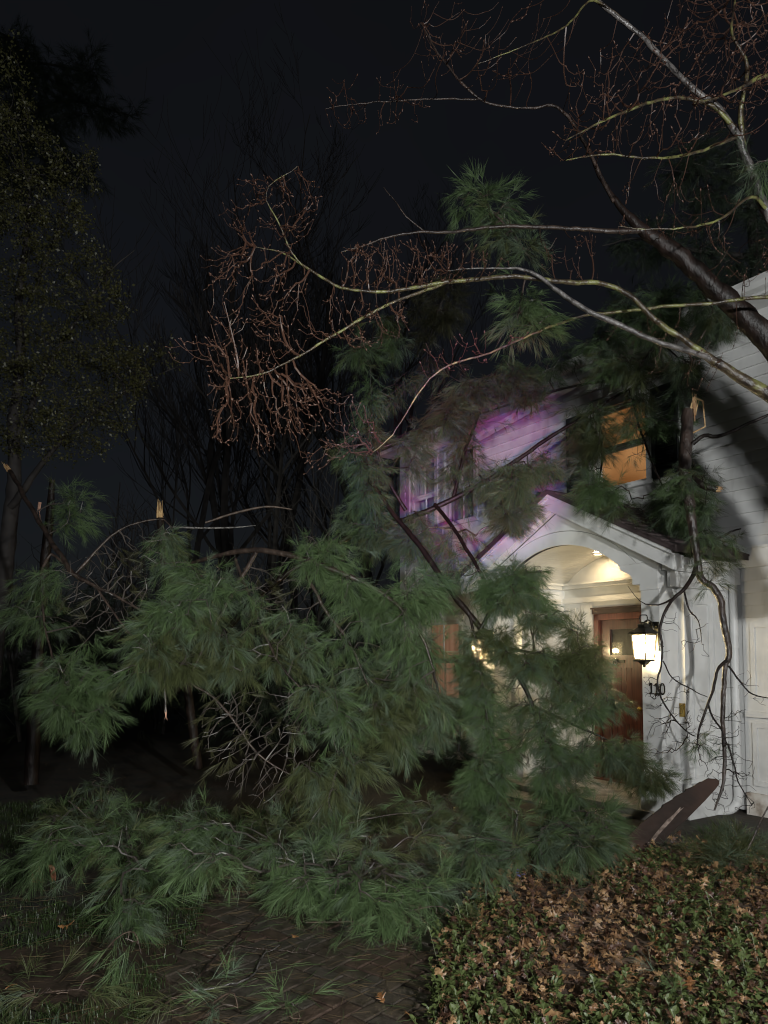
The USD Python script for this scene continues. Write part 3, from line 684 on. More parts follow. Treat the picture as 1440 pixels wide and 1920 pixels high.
# wall lanterns on the piers
def lantern(u, z, label):
    t = thing('wall_lantern', label, 'lantern', H(u, PV - 0.175, z), 'lanterns on the porch piers')
    A = np.array([[UX, UY, 0], [-UY, UX, 0], [0, 0, 1.0]])
    loc = lambda m: ((np.asarray(m[0] if isinstance(m, tuple) else m.vertices)) @ A, np.asarray(m[1] if isinstance(m, tuple) else m.faces))
    top, bot, zt, zb_ = 0.086, 0.068, 0.0, -0.262
    ring = lambda w, zz: np.array([[-w, -w, zz], [w, -w, zz], [w, w, zz], [-w, w, zz]])
    bars = []
    for i in range(4):
        bars.append(tube([ring(bot, zb_)[i], ring(top, zt)[i]], 0.0055, 4))
    for w, zz, r in ((top, zt, 0.008), (bot, zb_, 0.008)):
        for i in range(4):
            bars.append(tube([ring(w, zz)[i], ring(w, zz)[(i + 1) % 4]], r, 4))
    obj('cage', loc(cat(bars)), IRON, t)
    def frustum(w0, z0, w1, z1):
        return np.vstack([ring(w0, z0), ring(w1, z1)]), BOXF
    obj('cap', loc(cat([frustum(0.108, 0.006, 0.104, 0.016), frustum(0.104, 0.016, 0.040, 0.070), frustum(0.040, 0.070, 0.040, 0.095), frustum(0.048, 0.095, 0.02, 0.115)])), IRON, t)
    ring_pts = [(0.0, 0, 0.12), (-0.042, 0, 0.13), (-0.046, 0, 0.175), (-0.03, 0, 0.195), (0.03, 0, 0.195), (0.046, 0, 0.175), (0.042, 0, 0.13), (0.0, 0, 0.12)]
    obj('hanging_loop', loc(tube(smooth_line(ring_pts, 0.01), 0.006, 6)), IRON, t)
    obj('bottom_plate', loc(cat([frustum(0.078, zb_ - 0.016, 0.082, zb_ - 0.004), frustum(0.02, zb_ - 0.05, 0.045, zb_ - 0.016)])), IRON, t)
    obj('finial', loc(xf(trimesh.creation.icosphere(2, 0.016), trimesh.transformations.translation_matrix([0, 0, zb_ - 0.06]))), IRON, t)
    for i in range(4):
        a0, a1 = ring(bot - 0.006, zb_ + 0.01), ring(top - 0.006, zt - 0.01)
        q = np.array([a0[i], a0[(i + 1) % 4], a1[(i + 1) % 4], a1[i]])
        obj('glass_pane', loc((q, np.array([[0, 1, 2, 3]]))), LAMPGLASS, t)
    obj('wall_plate', loc(xf(trimesh.creation.box([0.115, 0.02, 0.30]), trimesh.transformations.translation_matrix([0, -0.162, -0.02]))), IRON, t)
    obj('bracket', loc(tube(smooth_line([(0, -0.155, 0.02), (0, -0.14, 0.11), (0, -0.07, 0.145), (0, 0, 0.115)], 0.01), 0.009, 6)), IRON, t)
    for i, (x, y) in enumerate(((-0.028, 0.012), (0.028, 0.012), (0.0, -0.03))):
        c = obj('candle', loc(xf(trimesh.creation.cylinder(0.010, 0.09, sections=10), trimesh.transformations.translation_matrix([x, y, zb_ + 0.05]))), CREAM, t)
        b = trimesh.creation.icosphere(2, 0.013); b.apply_scale([1, 1, 2.1])
        obj('bulb', loc(xf(b, trimesh.transformations.translation_matrix([x, y, zb_ + 0.125]))), BULB, c, smooth=True)
    return t
lantern(4.90, 1.872, 'lit black lantern on the right porch pier beside the door')
lantern(7.47, 1.865, 'lit black lantern mostly hidden by pine on the left porch pier')

# house number, brass plate, downspout, bits of the house
num = thing('house_number', 'black metal house number 110 on the right porch pier', 'house number')
x = 4.975
for ch in '110':
    m = meshkit.text_mesh(ch, 0.118, 0.010)
    v = np.asarray(m.vertices); v = (v - [v[:, 0].min(), 0, 0]) * [0.72, 1, 1]
    wd = v[:, 0].max()
    obj('digit', (H(x - v[:, 0], PV - 0.002 - v[:, 2], 1.255 + v[:, 1]), np.asarray(m.faces)), IRON, num)
    x -= wd + 0.012
pl = thing('brass_plate', 'small brass plate on the edge of the porch side wall', 'plate')
obj('plate', hb(4.770, 4.832, PV + 0.287, PV + 0.295, 1.02, 1.16), BRASS, pl)
obj('slot_lip', cat([hb(4.775, 4.827, PV + 0.279, PV + 0.287, 1.125, 1.15), hb(4.775, 4.827, PV + 0.281, PV + 0.287, 1.03, 1.09)]), BRASS, pl)
ds = thing('downspout', 'white round downspout with bottom elbow at the porch corner', 'downspout')
P = [H(4.68, FV - 0.075, zz) for zz in (2.60, 2.2, 1.5, 0.8, 0.25)] 
obj('pipe', tube(np.array(P), 0.042, 14), WHITE, ds, smooth=40)
obj('elbow', tube(smooth_line([H(4.68, FV - 0.075, 0.27), H(4.68, FV - 0.075, 0.12), H(4.70, FV - 0.13, 0.03), H(4.74, FV - 0.24, -0.01), H(4.79, FV - 0.36, -0.02)], 0.02), np.full(len(smooth_line([H(4.68, FV - 0.075, 0.27), H(4.68, FV - 0.075, 0.12), H(4.70, FV - 0.13, 0.03), H(4.74, FV - 0.24, -0.01), H(4.79, FV - 0.36, -0.02)], 0.02)), 0.047), 14), WHITE, ds, smooth=40)
obj('head', hexa(H([4.62, 4.74, 4.74, 4.62] * 2, [FV - 0.13, FV - 0.13, FV - 0.03, FV - 0.03] * 2, [2.42] * 4 + [2.58] * 4)), WHITE, ds)
for zz in (0.5, 1.75):
    obj('strap', xf(trimesh.creation.annulus(0.042, 0.047, 0.03), trimesh.transformations.translation_matrix(H(4.68, FV - 0.075, zz))), WHITE, ds)
gtr = thing('loose_gutter', 'bent length of gutter hanging loose from the eave under the pine', 'gutter')
q = at(1060, 742, 9.72)
gl = (gl[0] - H(0, 0, 0), gl[1])
c_, s_ = math.cos(-0.14), math.sin(-0.14)
obj('trough', ((gl[0] - gl[0].mean(0)) @ np.array([[1, 0, 0], [0, c_, -s_], [0, s_, c_]]).T + at(1010, 752, 9.9), gl[1]), WHITE, gtr)

# ------------------------------------------------------------------ pine foliage: a few shoots set with long needles, used over and over
def shoot(elev, length, n, nl, seed, bare=0.2, spread=(0.18, 0.95), droop=0.40, width=0.0019, per=3):
    """One pine shoot pointing along +x raised by elev, with needles in bundles that bend under their own weight."""
    r = RS(seed)
    ax = np.array([math.cos(elev), 0, math.sin(elev)])
    V, Fc, nv = [], [], 0
    t = bare + (1 - bare) * np.sqrt(r.uniform(0, 1, n))
    for i in range(n):
        base = ax * length * t[i] + np.array([0, 0, -0.10 * length * t[i] ** 2 * math.cos(elev)])
        ph = r.uniform(0, 2 * np.pi)
        an = r.uniform(*spread) * (1.15 - 0.5 * t[i])
        sx = np.array([-math.sin(elev), 0, math.cos(elev)]); sy = np.array([0, 1.0, 0])
        for _ in range(per):
            a2, p2 = an + r.normal(0, 0.09), ph + r.normal(0, 0.16)
            d = ax * math.cos(a2) + (sx * math.cos(p2) + sy * math.sin(p2)) * math.sin(a2)
            L = nl * r.uniform(0.5, 1.15)
            p1 = base + d * L * 0.5 + np.array([0, 0, -droop * 0.25 * L * (1 - abs(d[2]))])
            p2_ = base + d * L * 0.96 + np.array([0, 0, -droop * L * (1 - abs(d[2]))])
            w = np.cross(d, r.normal(size=3)); w /= np.linalg.norm(w); w *= width * 0.5
            V += [base - w * 0.8, base + w * 0.8, p1 + w, p1 - w, p2_]
            Fc += [[nv, nv + 1, nv + 2], [nv, nv + 2, nv + 3], [nv + 3, nv + 2, nv + 4]]
            nv += 5
    return np.array(V), np.array(Fc)
def twiglet(elev, length):
    ax = np.array([math.cos(elev), 0, math.sin(elev)])
    s = np.linspace(0, 1, 5)[:, None]
    return tube(ax * length * s + np.array([0, 0, -0.10 * length]) * s ** 2 * math.cos(elev), np.linspace(0.0032, 0.0015, 5), 4)
ELEVS = (-1.35, -0.85, -0.40, 0.05, 0.55)
SHOOTS = [shoot(e, 0.18, 21, 0.145, 20 + i, per=2, spread=(0.18, 0.95), droop=0.36, bare=0.12) for i, e in enumerate(ELEVS)]
SHOOTS_THIN = [shoot(e, 0.15, 10, 0.155, 40 + i, bare=0.5, spread=(0.15, 0.85)) for i, e in enumerate(ELEVS)]
def pick(dirs, rng, hang):
    """Which shoot and which turn suit the given directions, pulled down by hang."""
    d = dirs + np.array([0, 0, -1.0]) * hang + rng.normal(0, 0.28, dirs.shape)
    d /= np.linalg.norm(d, axis=1, keepdims=True)
    el = np.arcsin(np.clip(d[:, 2], -1, 1))
    which = np.abs(el[:, None] - np.array(ELEVS)[None]).argmin(1)
    yaw = np.arctan2(d[:, 1], d[:, 0])
    R = rot_z(yaw) @ rot_y(np.array(ELEVS)[which] - el) @ rot_x(rng.normal(0, 0.5, len(d)))
    return which, R
def needles(parent, tree, rng, hang=0.5, per=3, matn=None, name='needle_foliage', scale=(0.8, 1.15), back=0.16, thin=0.0, only=None, tone_cuts=(0.47, 0.60)):
    """Shoots at the twig ends and along the last stretch of each twig."""
    P, D = [], []
    pos, par = tree.posn, tree.parn
    tips = np.array(tree.tips)
    if only is not None:
        tips = tips[only(pos[tips])]
    for tpi in tips:
        i = tpi; run = 0.0
        d0 = pos[i] - pos[par[i]]; d0 = d0 / max(np.linalg.norm(d0), 1e-6)
        P.append(pos[i]); D.append(d0)
        for k in range(per + (per > 1)):
            s = rng.uniform(0.0, back)
            j, acc = tpi, 0.0
            while par[j] >= 0 and acc < s:
                acc += np.linalg.norm(pos[j] - pos[par[j]]); j = par[j]
            side = np.cross(d0, rng.normal(size=3)); side /= max(np.linalg.norm(side), 1e-6)
            P.append(pos[j]); D.append(d0 * 0.7 + side * 0.8)
    P, D = np.array(P), np.array(D)
    which, R = pick(D, rng, hang)
    sc = rng.uniform(*scale, len(P))
    protos = list(SHOOTS) + list(SHOOTS_THIN)
    if thin:
        which = np.where(rng.uniform(size=len(P)) < thin, which + len(ELEVS), which)
    tones = [matn] if matn else [NEEDLE, NEEDLE_GREY, NEEDLE_OLIVE]
    if len(tones) > 1:                               # whole branchlets lean to one tone
        f = meshkit.fbm(P * 1.7, 2, 77) + rng.normal(0, 0.09, len(P))
        which = which + 10 * np.digitize(f, tone_cuts)
    m = tones[0]
    return scatter(name, [(p, q) for q in tones for p in protos], m, P, R, sc, which, parent, kind='stuff')

def limb_line(spec, step=0.08, wob=0.0, seed=0):
    """A limb from rows (px, py, depth, radius): points and radii."""
    A = np.array([list(at(a, b, d)) + [r] for a, b, d, r in spec])
    S = smooth_line(A, step)
    if wob:
        r = RS(seed)
        S[:, :3] += wob * np.stack([np.convolve(r.normal(size=len(S) + 8), np.ones(9) / 3, 'valid') for _ in range(3)], 1)[:len(S)]
    return S[:, :3], np.maximum(S[:, 3], 0.0015)
def targets(poly, n, depth, thick, rng, zmin=0.06, clump=0.0):
    """n points inside a polygon of the photograph, each at its own depth; depth is a number or a function of (px, py)."""
    q = inside(poly, int(n * (1 + 1.6 * clump)), rng)
    if clump:                                        # foliage gathers in clumps with gaps between
        f = meshkit.fbm(np.c_[q / 46.0, np.full(len(q), 3.0)], 2, 17) + rng.normal(0, 0.05, len(q))
        q = q[np.argsort(-f)[:n]]
    d = depth(q[:, 0], q[:, 1]) if callable(depth) else np.full(n, float(depth))
    d = d + rng.uniform(-thick, thick, n)
    P = np.array([at(a, b, c) for (a, b), c in zip(q, d)])
    low = P[:, 2] < zmin
    for i in np.where(low)[0]:                       # nothing grows into the ground: slide towards the eye
        P[i] = gnd(q[i, 0], q[i, 1], zmin + rng.uniform(0, 0.12))
    return P
def wood(parent, name, P, R, m, sides=9, rough=0.16, seed=0, **kw):
    return obj(name, tube(P, R, sides, True, rough, seed), m, parent, smooth=60, **kw)
def splinter(p, d, r, L, rng, n=7):
    n = n * 3
    """Torn wood fibres standing off a broken end."""
    d = np.asarray(d, float) / np.linalg.norm(d)
    e = np.cross(d, [0.3, 0.5, 0.8]); e /= np.linalg.norm(e); f = np.cross(d, e)
    out = []
    for k in range(n):
        a = rng.uniform(0, 2 * np.pi); q = p + (e * math.cos(a) + f * math.sin(a)) * r * rng.uniform(0.1, 0.75)
        l = L * rng.uniform(0.15, 1.0) ** 1.3
        out.append(tube([q - d * 0.02, q + d * l * 0.5, q + d * l + rng.normal(0, 0.12 * l, 3)], [r * 0.26, r * rng.uniform(0.10, 0.22), r * 0.02], 4))
    return cat(out)

def bough(name, label, cat_, limbs, zones, seed, dead=(), group=None, bark=None, hang=0.5, per=3, matn=None, thin=0.15, torn=(), size=(0.55, 1.2), clump=0.6):
    """A pine limb with its branchlets and needles. zones, dead: (polygon, count, depth, thickness)."""
    r = RS(seed)
    t = thing(name, label, cat_, group=group)
    L = [limb_line(s, wob=0.008, seed=seed + i) for i, s in enumerate(limbs)]
    for i, (P, R) in enumerate(L):
        wood(t, 'limb', P, R * 0.75, bark or BARK_DARK, 8, 0.3, seed + i)
    for p, d, rr, ln in torn:
        obj('torn_end', splinter(p, d, rr, ln, r), RAW_WOOD, t)
    G = Grown([(P, R) for P, R in L])
    if dead:
        for poly, n, dep, th in dead:
            G.reach(targets(poly, n, dep, th, r), r, sag=0.02, wig=0.045, keep=0.6)
        nd = len(G.tips)
    else:
        nd = 0
    for z in zones:
        G.reach(targets(z[0], z[1], z[2], z[3], r, clump=clump), r, sag=0.10, wig=0.06, keep=0.4)
    G.finish(0.0023, 0.45, 0.016)
    obj('twigs', G.twig_mesh(3), TWIG_GREY if dead and bark is None else BARK_DARK, t, kind='stuff')
    all_tips = G.tips
    G.tips = all_tips[nd:]
    needles(t, G, r, hang=hang, per=per, matn=matn, thin=thin, scale=size)
    if nd:
        G.tips = [k for k in all_tips[:nd] if r.uniform() < 0.16]
        if G.tips:
            needles(t, G, r, hang=0.6, per=0, matn=NEEDLE_OLD, name='sparse_needles', thin=1.0)
    return t, G

# ------------------------------------------------------------------ the fallen pine
D = lambda d0, kx=0.0, ky=0.0, x0=700, y0=1000: (lambda x, y: d0 + kx * (x - x0) / 100 + ky * (y - y0) / 100)
# its trunk and crown, leaning on the house front and the porch roof
bough('fallen_pine', 'big fallen white pine with its crown against the house front and over the porch roof', 'pine tree',
      [[(330, 1300, 9.4, 0.0558), (480, 1120, 9.2, 0.0527), (640, 1015, 9.0, 0.0496), (720, 985, 8.9, 0.0465), (800, 960, 8.7, 0.0434), (930, 890, 8.6, 0.0372), (1060, 800, 8.6, 0.0279), (1180, 730, 8.6, 0.0186), (1290, 690, 8.5, 0.0093)],
       [(760, 955, 8.75, 0.0341), (720, 880, 8.6, 0.0248), (700, 790, 8.5, 0.0186), (695, 690, 8.4, 0.0124), (700, 600, 8.4, 0.0050)],
       [(850, 935, 8.65, 0.0310), (870, 850, 8.7, 0.0248), (900, 770, 8.9, 0.0186), (930, 700, 9.0, 0.0112), (960, 650, 9.0, 0.0037)],
       [(815, 945, 8.6, 0.0310), (850, 990, 8.2, 0.0298), (880, 1040, 7.9, 0.0279), (910, 1090, 7.6, 0.0248)],
       [(900, 775, 9.2, 0.0124), (1000, 742, 9.1, 0.0186), (1130, 715, 8.9, 0.0217), (1240, 702, 8.7, 0.0236), (1345, 700, 8.5, 0.0217)],
       [(1120, 765, 8.6, 0.0217), (1130, 850, 8.4, 0.0174), (1120, 930, 8.3, 0.0093)],
       [(1170, 735, 8.5, 0.0186), (1220, 660, 8.1, 0.0136), (1270, 590, 7.9, 0.0093), (1310, 545, 7.8, 0.0037)],
       [(1180, 730, 8.5, 0.0186), (1210, 830, 8.2, 0.0161), (1250, 930, 7.9, 0.0124), (1320, 1000, 7.6, 0.0062)]],
      [([(1110, 590), (1190, 530), (1340, 545), (1385, 610), (1350, 665), (1290, 700), (1120, 700)], 175, D(7.9), .35),
       ([(760, 740), (870, 690), (1000, 640), (1090, 650), (1090, 700), (960, 740), (870, 775), (780, 820)], 100, D(8.9), .35),
       ([(930, 700), (1090, 660), (1110, 715), (1000, 745), (940, 760)], 34, D(8.7), .3),
       ([(1090, 640), (1240, 560), (1400, 560), (1390, 620), (1290, 690), (1110, 720)], 70, D(7.8), .3),
       ([(650, 600), (735, 590), (765, 700), (745, 790), (650, 790)], 64, D(8.4), .45),
       ([(650, 830), (790, 900), (790, 1000), (700, 1060), (640, 1000)], 100, D(8.3), .4),
       ([(640, 800), (845, 785), (800, 850), (775, 930), (690, 945), (630, 930)], 82, D(8.2), .45),
       ([(745, 690), (860, 710), (955, 700), (945, 745), (870, 770), (780, 830), (750, 780)], 64, D(8.8), .4),
       ([(815, 840), (880, 850), (890, 930), (830, 925)], 21, D(8.7), .35),
       ([(900, 800), (950, 870), (1040, 850), (1050, 905), (985, 960), (905, 1025), (860, 985), (880, 900)], 150, D(8.5), .4),
       ([(955, 880), (1045, 840), (1060, 910), (1000, 950), (930, 1000), (900, 960)], 69, D(8.0), .25),
       ([(830, 760), (900, 740), (960, 800), (900, 860), (830, 840)], 39, D(8.6), .3),
       ([(1080, 900), (1160, 900), (1280, 930), (1335, 985), (1330, 1025), (1240, 1010), (1140, 955)], 85, D(7.75), .2),
       ([(1225, 860), (1290, 850), (1330, 930), (1320, 970), (1240, 930)], 34, D(7.7), .2),
       ([(1105, 750), (1160, 740), (1200, 800), (1180, 870), (1120, 850)], 32, D(8.0), .2),
       ([(1050, 770), (1110, 720), (1130, 800), (1120, 900), (1060, 905), (1045, 850)], 92, D(8.5), .4),
       ([(1150, 720), (1290, 705), (1285, 800), (1200, 815), (1160, 770)], 59, D(8.3), .35),
       ([(1060, 900), (1130, 870), (1200, 890), (1290, 905), (1330, 970), (1330, 1020), (1270, 1020), (1160, 962), (1060, 915)], 75, D(7.9), .3),
       ([(690, 960), (860, 970), (880, 1030), (800, 1040), (700, 1020)], 48, D(8.3), .4),
       ([(800, 1040), (900, 1050), (920, 1110), (860, 1160), (800, 1100)], 30, D(7.8), .3)],
      101, hang=0.75, per=3, clump=0.85, thin=0.2, bark=BARK_SHADED,
      dead=[([(1150, 800), (1220, 800), (1210, 900), (1130, 880)], 14, D(8.3), .2), ([(1120, 900), (1300, 940), (1300, 1010), (1180, 960)], 30, D(7.9), .3)])

# the big bough hanging in the middle
bough('pine_bough', 'biggest bright green pine bough hanging in the middle left of the porch', 'pine bough',
      [[(345, 1060, 7.4, .022), (420, 1040, 7.1, .030), (480, 1033, 6.9, .036), (560, 1045, 6.7, .036), (640, 1072, 6.6, .032), (720, 1115, 6.6, .026), (780, 1180, 6.5, .018), (815, 1260, 6.4, .008)],
       [(560, 1045, 6.75, .025), (600, 1130, 6.6, .022), (660, 1220, 6.5, .016), (700, 1320, 6.4, .008)],
       [(480, 1033, 6.9, .028), (430, 1120, 6.7, .024), (380, 1220, 6.5, .018), (352, 1278, 6.45, .010)],
       [(352, 1278, 6.45, .012), (400, 1310, 6.4, .016), (440, 1355, 6.35, .015), (480, 1410, 6.3, .011), (550, 1450, 6.25, .006)],
       [(440, 1050, 6.9, .02), (520, 1230, 6.5, .014), (600, 1330, 6.3, .010), (640, 1430, 6.2, .005)]],
      [([(740, 1040), (835, 1080), (840, 1180), (800, 1240), (770, 1150)], 60, D(7.1), .2),
       ([(760, 1290), (830, 1310), (820, 1420), (750, 1430)], 40, D(7.0), .2),
       ([(690, 1050), (790, 1060), (810, 1150), (780, 1290), (790, 1400), (720, 1420), (690, 1300), (700, 1150)], 80, D(6.9), .35),
       ([(520, 1000), (640, 995), (672, 1030), (665, 1075), (560, 1060)], 42, D(6.7), .3),
       ([(400, 1080), (560, 1070), (690, 1080), (800, 1090), (835, 1160), (830, 1240), (740, 1300), (600, 1270), (480, 1260), (410, 1200)], 163, D(6.5), .4),
       ([(560, 1270), (640, 1290), (680, 1340), (690, 1420), (650, 1510), (640, 1575), (560, 1560), (590, 1480), (560, 1380)], 113, D(6.1), .3),
       ([(690, 1290), (800, 1280), (860, 1315), (850, 1345), (780, 1350), (770, 1400), (715, 1400)], 52, D(6.35), .3),
       ([(360, 1200), (470, 1200), (500, 1235), (440, 1270), (375, 1265)], 30, D(6.4), .25)],
      102, clump=0.3, hang=0.85, dead=[([(365, 1300), (470, 1290), (560, 1310), (570, 1420), (500, 1540), (430, 1490), (380, 1420)], 301, D(6.3), .3), ([(450, 1060), (560, 1070), (590, 1140), (500, 1160)], 95, D(6.8), .25)])

# the bough on the left
bough('pine_bough', 'pine bough hanging at far left with bare twiggy reddish fork', 'pine bough',
      [[(20, 885, 8.2, .030), (50, 940, 7.7, .032), (90, 1010, 7.3, .034), (115, 1040, 7.1, .034), (140, 1075, 6.9, .030), (180, 1098, 6.8, .022), (230, 1125, 6.7, .016), (290, 1160, 6.6, .008)],
       [(140, 1075, 6.9, .02), (190, 1020, 6.9, .016), (240, 985, 6.9, .012), (310, 975, 6.9, .008), (330, 1020, 6.8, .004)],
       [(128, 1060, 7.0, .018), (95, 1040, 7.1, .02), (75, 1080, 7.0, .018), (80, 1160, 6.9, .014), (110, 1260, 6.7, .010), (150, 1340, 6.6, .005)],
       [(180, 1098, 6.8, .014), (240, 1180, 6.6, .012), (300, 1230, 6.5, .007)],
       [(300, 990, 7.0, .012), (340, 1040, 6.8, .014), (380, 1080, 6.6, .010), (410, 1110, 6.5, .005)]],
      [([(300, 985), (335, 1010), (345, 1060), (415, 1060), (430, 1100), (385, 1130), (320, 1110), (300, 1050)], 66, D(6.6), .25),
       ([(290, 1110), (400, 1130), (410, 1190), (360, 1250), (300, 1285), (230, 1270), (240, 1200)], 124, D(6.4), .35),
       ([(70, 1190), (130, 1200), (200, 1230), (225, 1290), (205, 1340), (150, 1385), (95, 1330), (60, 1250)], 107, D(6.6), .35),
       ([(25, 1075), (110, 1060), (105, 1110), (120, 1160), (60, 1190), (20, 1160)], 30, D(7.0), .25),
       ([(115, 905), (175, 910), (185, 975), (135, 995), (110, 960)], 21, D(7.6), .2)],
      103, clump=0.1, hang=0.7, dead=[([(110, 1060), (250, 1000), (310, 1000), (300, 1100), (220, 1190), (130, 1180)], 255, D(6.8), .3)],
      torn=[(at(16, 880, 8.2), (-0.5, 0, 0.7), .03, .10)])

# the bough in front of the porch
bough('pine_bough', 'dense dark green pine bough leaning across the left half of the porch', 'pine bough',
      [[(690, 900, 8.2, .03), (740, 965, 7.9, .035), (795, 1035, 7.6, .038), (850, 1115, 7.3, .040), (905, 1185, 7.15, .038), (950, 1235, 7.05, .036), (990, 1300, 6.95, .028), (1015, 1370, 6.9, .022), (1040, 1440, 6.85, .016), (1085, 1510, 6.75, .008)],
       [(935, 1215, 7.1, .026), (1000, 1225, 7.0, .02), (1070, 1245, 6.9, .014), (1140, 1285, 6.85, .006)],
       [(900, 1180, 7.15, .024), (940, 1110, 7.1, .018), (985, 1072, 7.1, .010), (1025, 1070, 7.1, .004)],
       [(1000, 1320, 6.95, .02), (1080, 1360, 6.8, .015), (1160, 1400, 6.75, .010), (1235, 1455, 6.7, .004)],
       [(880, 1150, 7.2, .02), (905, 1290, 7.0, .016), (920, 1400, 6.9, .01), (930, 1500, 6.8, .005)]],
      [([(880, 1230), (985, 1250), (1000, 1400), (950, 1440), (880, 1400)], 110, D(7.0), .2),
       ([(875, 1165), (950, 1175), (965, 1250), (890, 1260)], 36, D(6.95), .12),
       ([(890, 1085), (960, 1055), (1020, 1062), (1035, 1085), (980, 1110), (900, 1150)], 112, D(7.05), .22),
       ([(930, 1120), (1000, 1100), (1060, 1150), (1110, 1195), (1100, 1240), (1010, 1260), (940, 1230)], 215, D(6.95), .28),
       ([(985, 1230), (1110, 1210), (1165, 1270), (1178, 1320), (1120, 1345), (1060, 1420), (1020, 1400)], 232, D(6.85), .28),
       ([(890, 1400), (950, 1420), (960, 1500), (890, 1540), (865, 1480)], 99, D(6.75), .25),
       ([(1040, 1380), (1110, 1400), (1085, 1500), (1130, 1560), (1020, 1575), (1000, 1460)], 160, D(6.7), .25),
       ([(1110, 1360), (1180, 1385), (1265, 1455), (1255, 1480), (1200, 1480), (1130, 1430)], 88, D(6.6), .18),
       ([(865, 1180), (905, 1200), (915, 1300), (880, 1330), (862, 1280)], 80, D(7.1), .2)],
      104, clump=0.3, bark=BARK_SHADED, hang=0.6, per=6, size=(0.45, 0.85), dead=[([(880, 1180), (980, 1240), (1000, 1400), (930, 1420), (890, 1320)], 184, D(7.05), .25)])

# boughs lying on the ground
gd = lambda z: (lambda x, y: (EYE - z) * F / np.maximum(y - HORIZON, 60))
bough('pine_bough', 'long pine bough lying flat across the end of the drive with its grey limb showing', 'pine bough',
      [[(285, 1622, 6.05, .020), (330, 1628, 6.0, .030), (420, 1628, 5.98, .034), (470, 1617, 6.0, .034), (520, 1608, 6.0, .032), (600, 1608, 6.02, .027), (680, 1614, 6.0, .020), (760, 1617, 5.95, .014), (850, 1618, 5.9, .006)],
       [(520, 1608, 6.0, .016), (600, 1560, 6.3, .014), (720, 1530, 6.5, .010), (850, 1520, 6.6, .005)],
       [(700, 1612, 6.0, .012), (820, 1580, 6.2, .012), (950, 1570, 6.3, .009), (1080, 1580, 6.3, .005)],
       [(470, 1617, 6.0, .012), (560, 1660, 5.5, .009), (650, 1690, 5.2, .005)]],
      [([(1000, 1500), (1120, 1510), (1150, 1520), (1140, 1570), (1090, 1595), (1000, 1580)], 86, gd(.30), .15),
       ([(300, 1560), (345, 1520), (420, 1500), (480, 1520), (470, 1590), (390, 1640), (310, 1640)], 52, gd(.40), .2),
       ([(470, 1510), (560, 1480), (640, 1560), (760, 1500), (870, 1490), (870, 1560), (700, 1600), (500, 1590)], 90, gd(.32), .2),
       ([(850, 1490), (980, 1520), (1060, 1560), (1120, 1570), (1130, 1540), (1155, 1560), (1150, 1585), (1060, 1600), (900, 1625)], 90, gd(.28), .2),
       ([(500, 1625), (700, 1630), (890, 1625), (885, 1680), (800, 1700), (640, 1690), (540, 1670)], 103, gd(.16), .12)],
      105, clump=0.35, hang=0.45, per=2, dead=[([(470, 1560), (650, 1560), (780, 1600), (760, 1660), (600, 1660), (480, 1640)], 78, gd(.22), .15)])
bough('pine_bough', 'low pine bough lying on the lawn at the left edge of the drive', 'pine bough',
      [[(320, 1620, 6.0, .016), (250, 1590, 6.1, .018), (180, 1540, 6.2, .014), (130, 1500, 6.2, .006)],
       [(250, 1590, 6.1, .014), (255, 1640, 5.8, .012), (250, 1700, 5.5, .005)]],
      [([(85, 1510), (165, 1445), (270, 1495), (285, 1560), (215, 1590), (130, 1640), (75, 1610)], 72, gd(.34), .25),
       ([(205, 1660), (250, 1590), (290, 1600), (290, 1680), (245, 1715), (210, 1705)], 28, gd(.18), .15),
       ([(10, 1600), (80, 1590), (80, 1640), (10, 1640)], 12, gd(.12), .15)], 106, hang=0.4, per=2,
      dead=[([(200, 1560), (300, 1580), (330, 1640), (260, 1650)], 24, gd(.2), .15)])
# small sprigs torn off
def sprig(px, py, h, n, label, seed, w=40, z=0.10, hang=0.55, matn=None, cat_='pine sprig'):
    r = RS(seed)
    c = gnd(px, py, 0.01)
    t = thing('pine_sprig', label, cat_)
    k = w / F * c[1]
    ang = r.uniform(0, 6.28)
    P = smooth_line([c + [-k * 1.5, 0.08, 0.02], c + [-k * 0.3, 0.03, z * 0.8], c + [k * 0.6, 0, z], c + [k * 1.1, -0.05, z * 0.6]], 0.03)
    wood(t, 'stem', P, np.linspace(0.006, 0.002, len(P)), BARK_PINE, 6, 0.1, seed)
    G = Grown([(P, np.linspace(0.006, 0.002, len(P)))], 0.05)
    T = c + np.c_[r.normal(0, k * 0.6, n), r.normal(0, 0.09, n), r.uniform(0.4, 1.0, n) * z + 0.03]
    G.reach(T, r, sag=0.1).finish(0.0018)
    obj('twigs', G.twig_mesh(3), BARK_PINE, t, kind='stuff')
    needles(t, G, r, hang=hang, per=1, matn=matn, thin=0.3, scale=(h * 0.85, h * 1.15))
sprig(225, 1830, 1.05, 8, 'pine sprig with long drooping blue green needles standing in the lawn at lower left', 201, 40, 0.22, 1.0)
sprig(795, 1745, 1.05, 16, 'yellow green pine sprig at the corner of the planting bed', 202, 55, 0.14, 0.3)
sprig(640, 1745, 0.8, 9, 'small blue green pine sprig lying on the bricks', 203, 45, 0.05, 0.3)
sprig(340, 1905, 1.0, 5, 'pine sprig at bottom edge left of the stick', 204, 25, 0.10, 0.2)
sprig(425, 1905, 1.0, 5, 'spiky pine tuft at bottom edge on the left of the bricks', 205, 22, 0.10, 0.1)
sprig(548, 1915, 0.9, 3, 'single star shaped pine tuft at the bottom edge of the bricks', 206, 15, 0.06, -0.3)
sprig(1275, 1900, 0.8, 9, 'green pine tuft among oak leaves at bottom right of the bed', 207, 35, 0.10, 0.2)
sprig(1085, 1702, 0.6, 5, 'little pine tuft lying in the middle of the leaf bed', 208, 30, 0.12, 0.2)
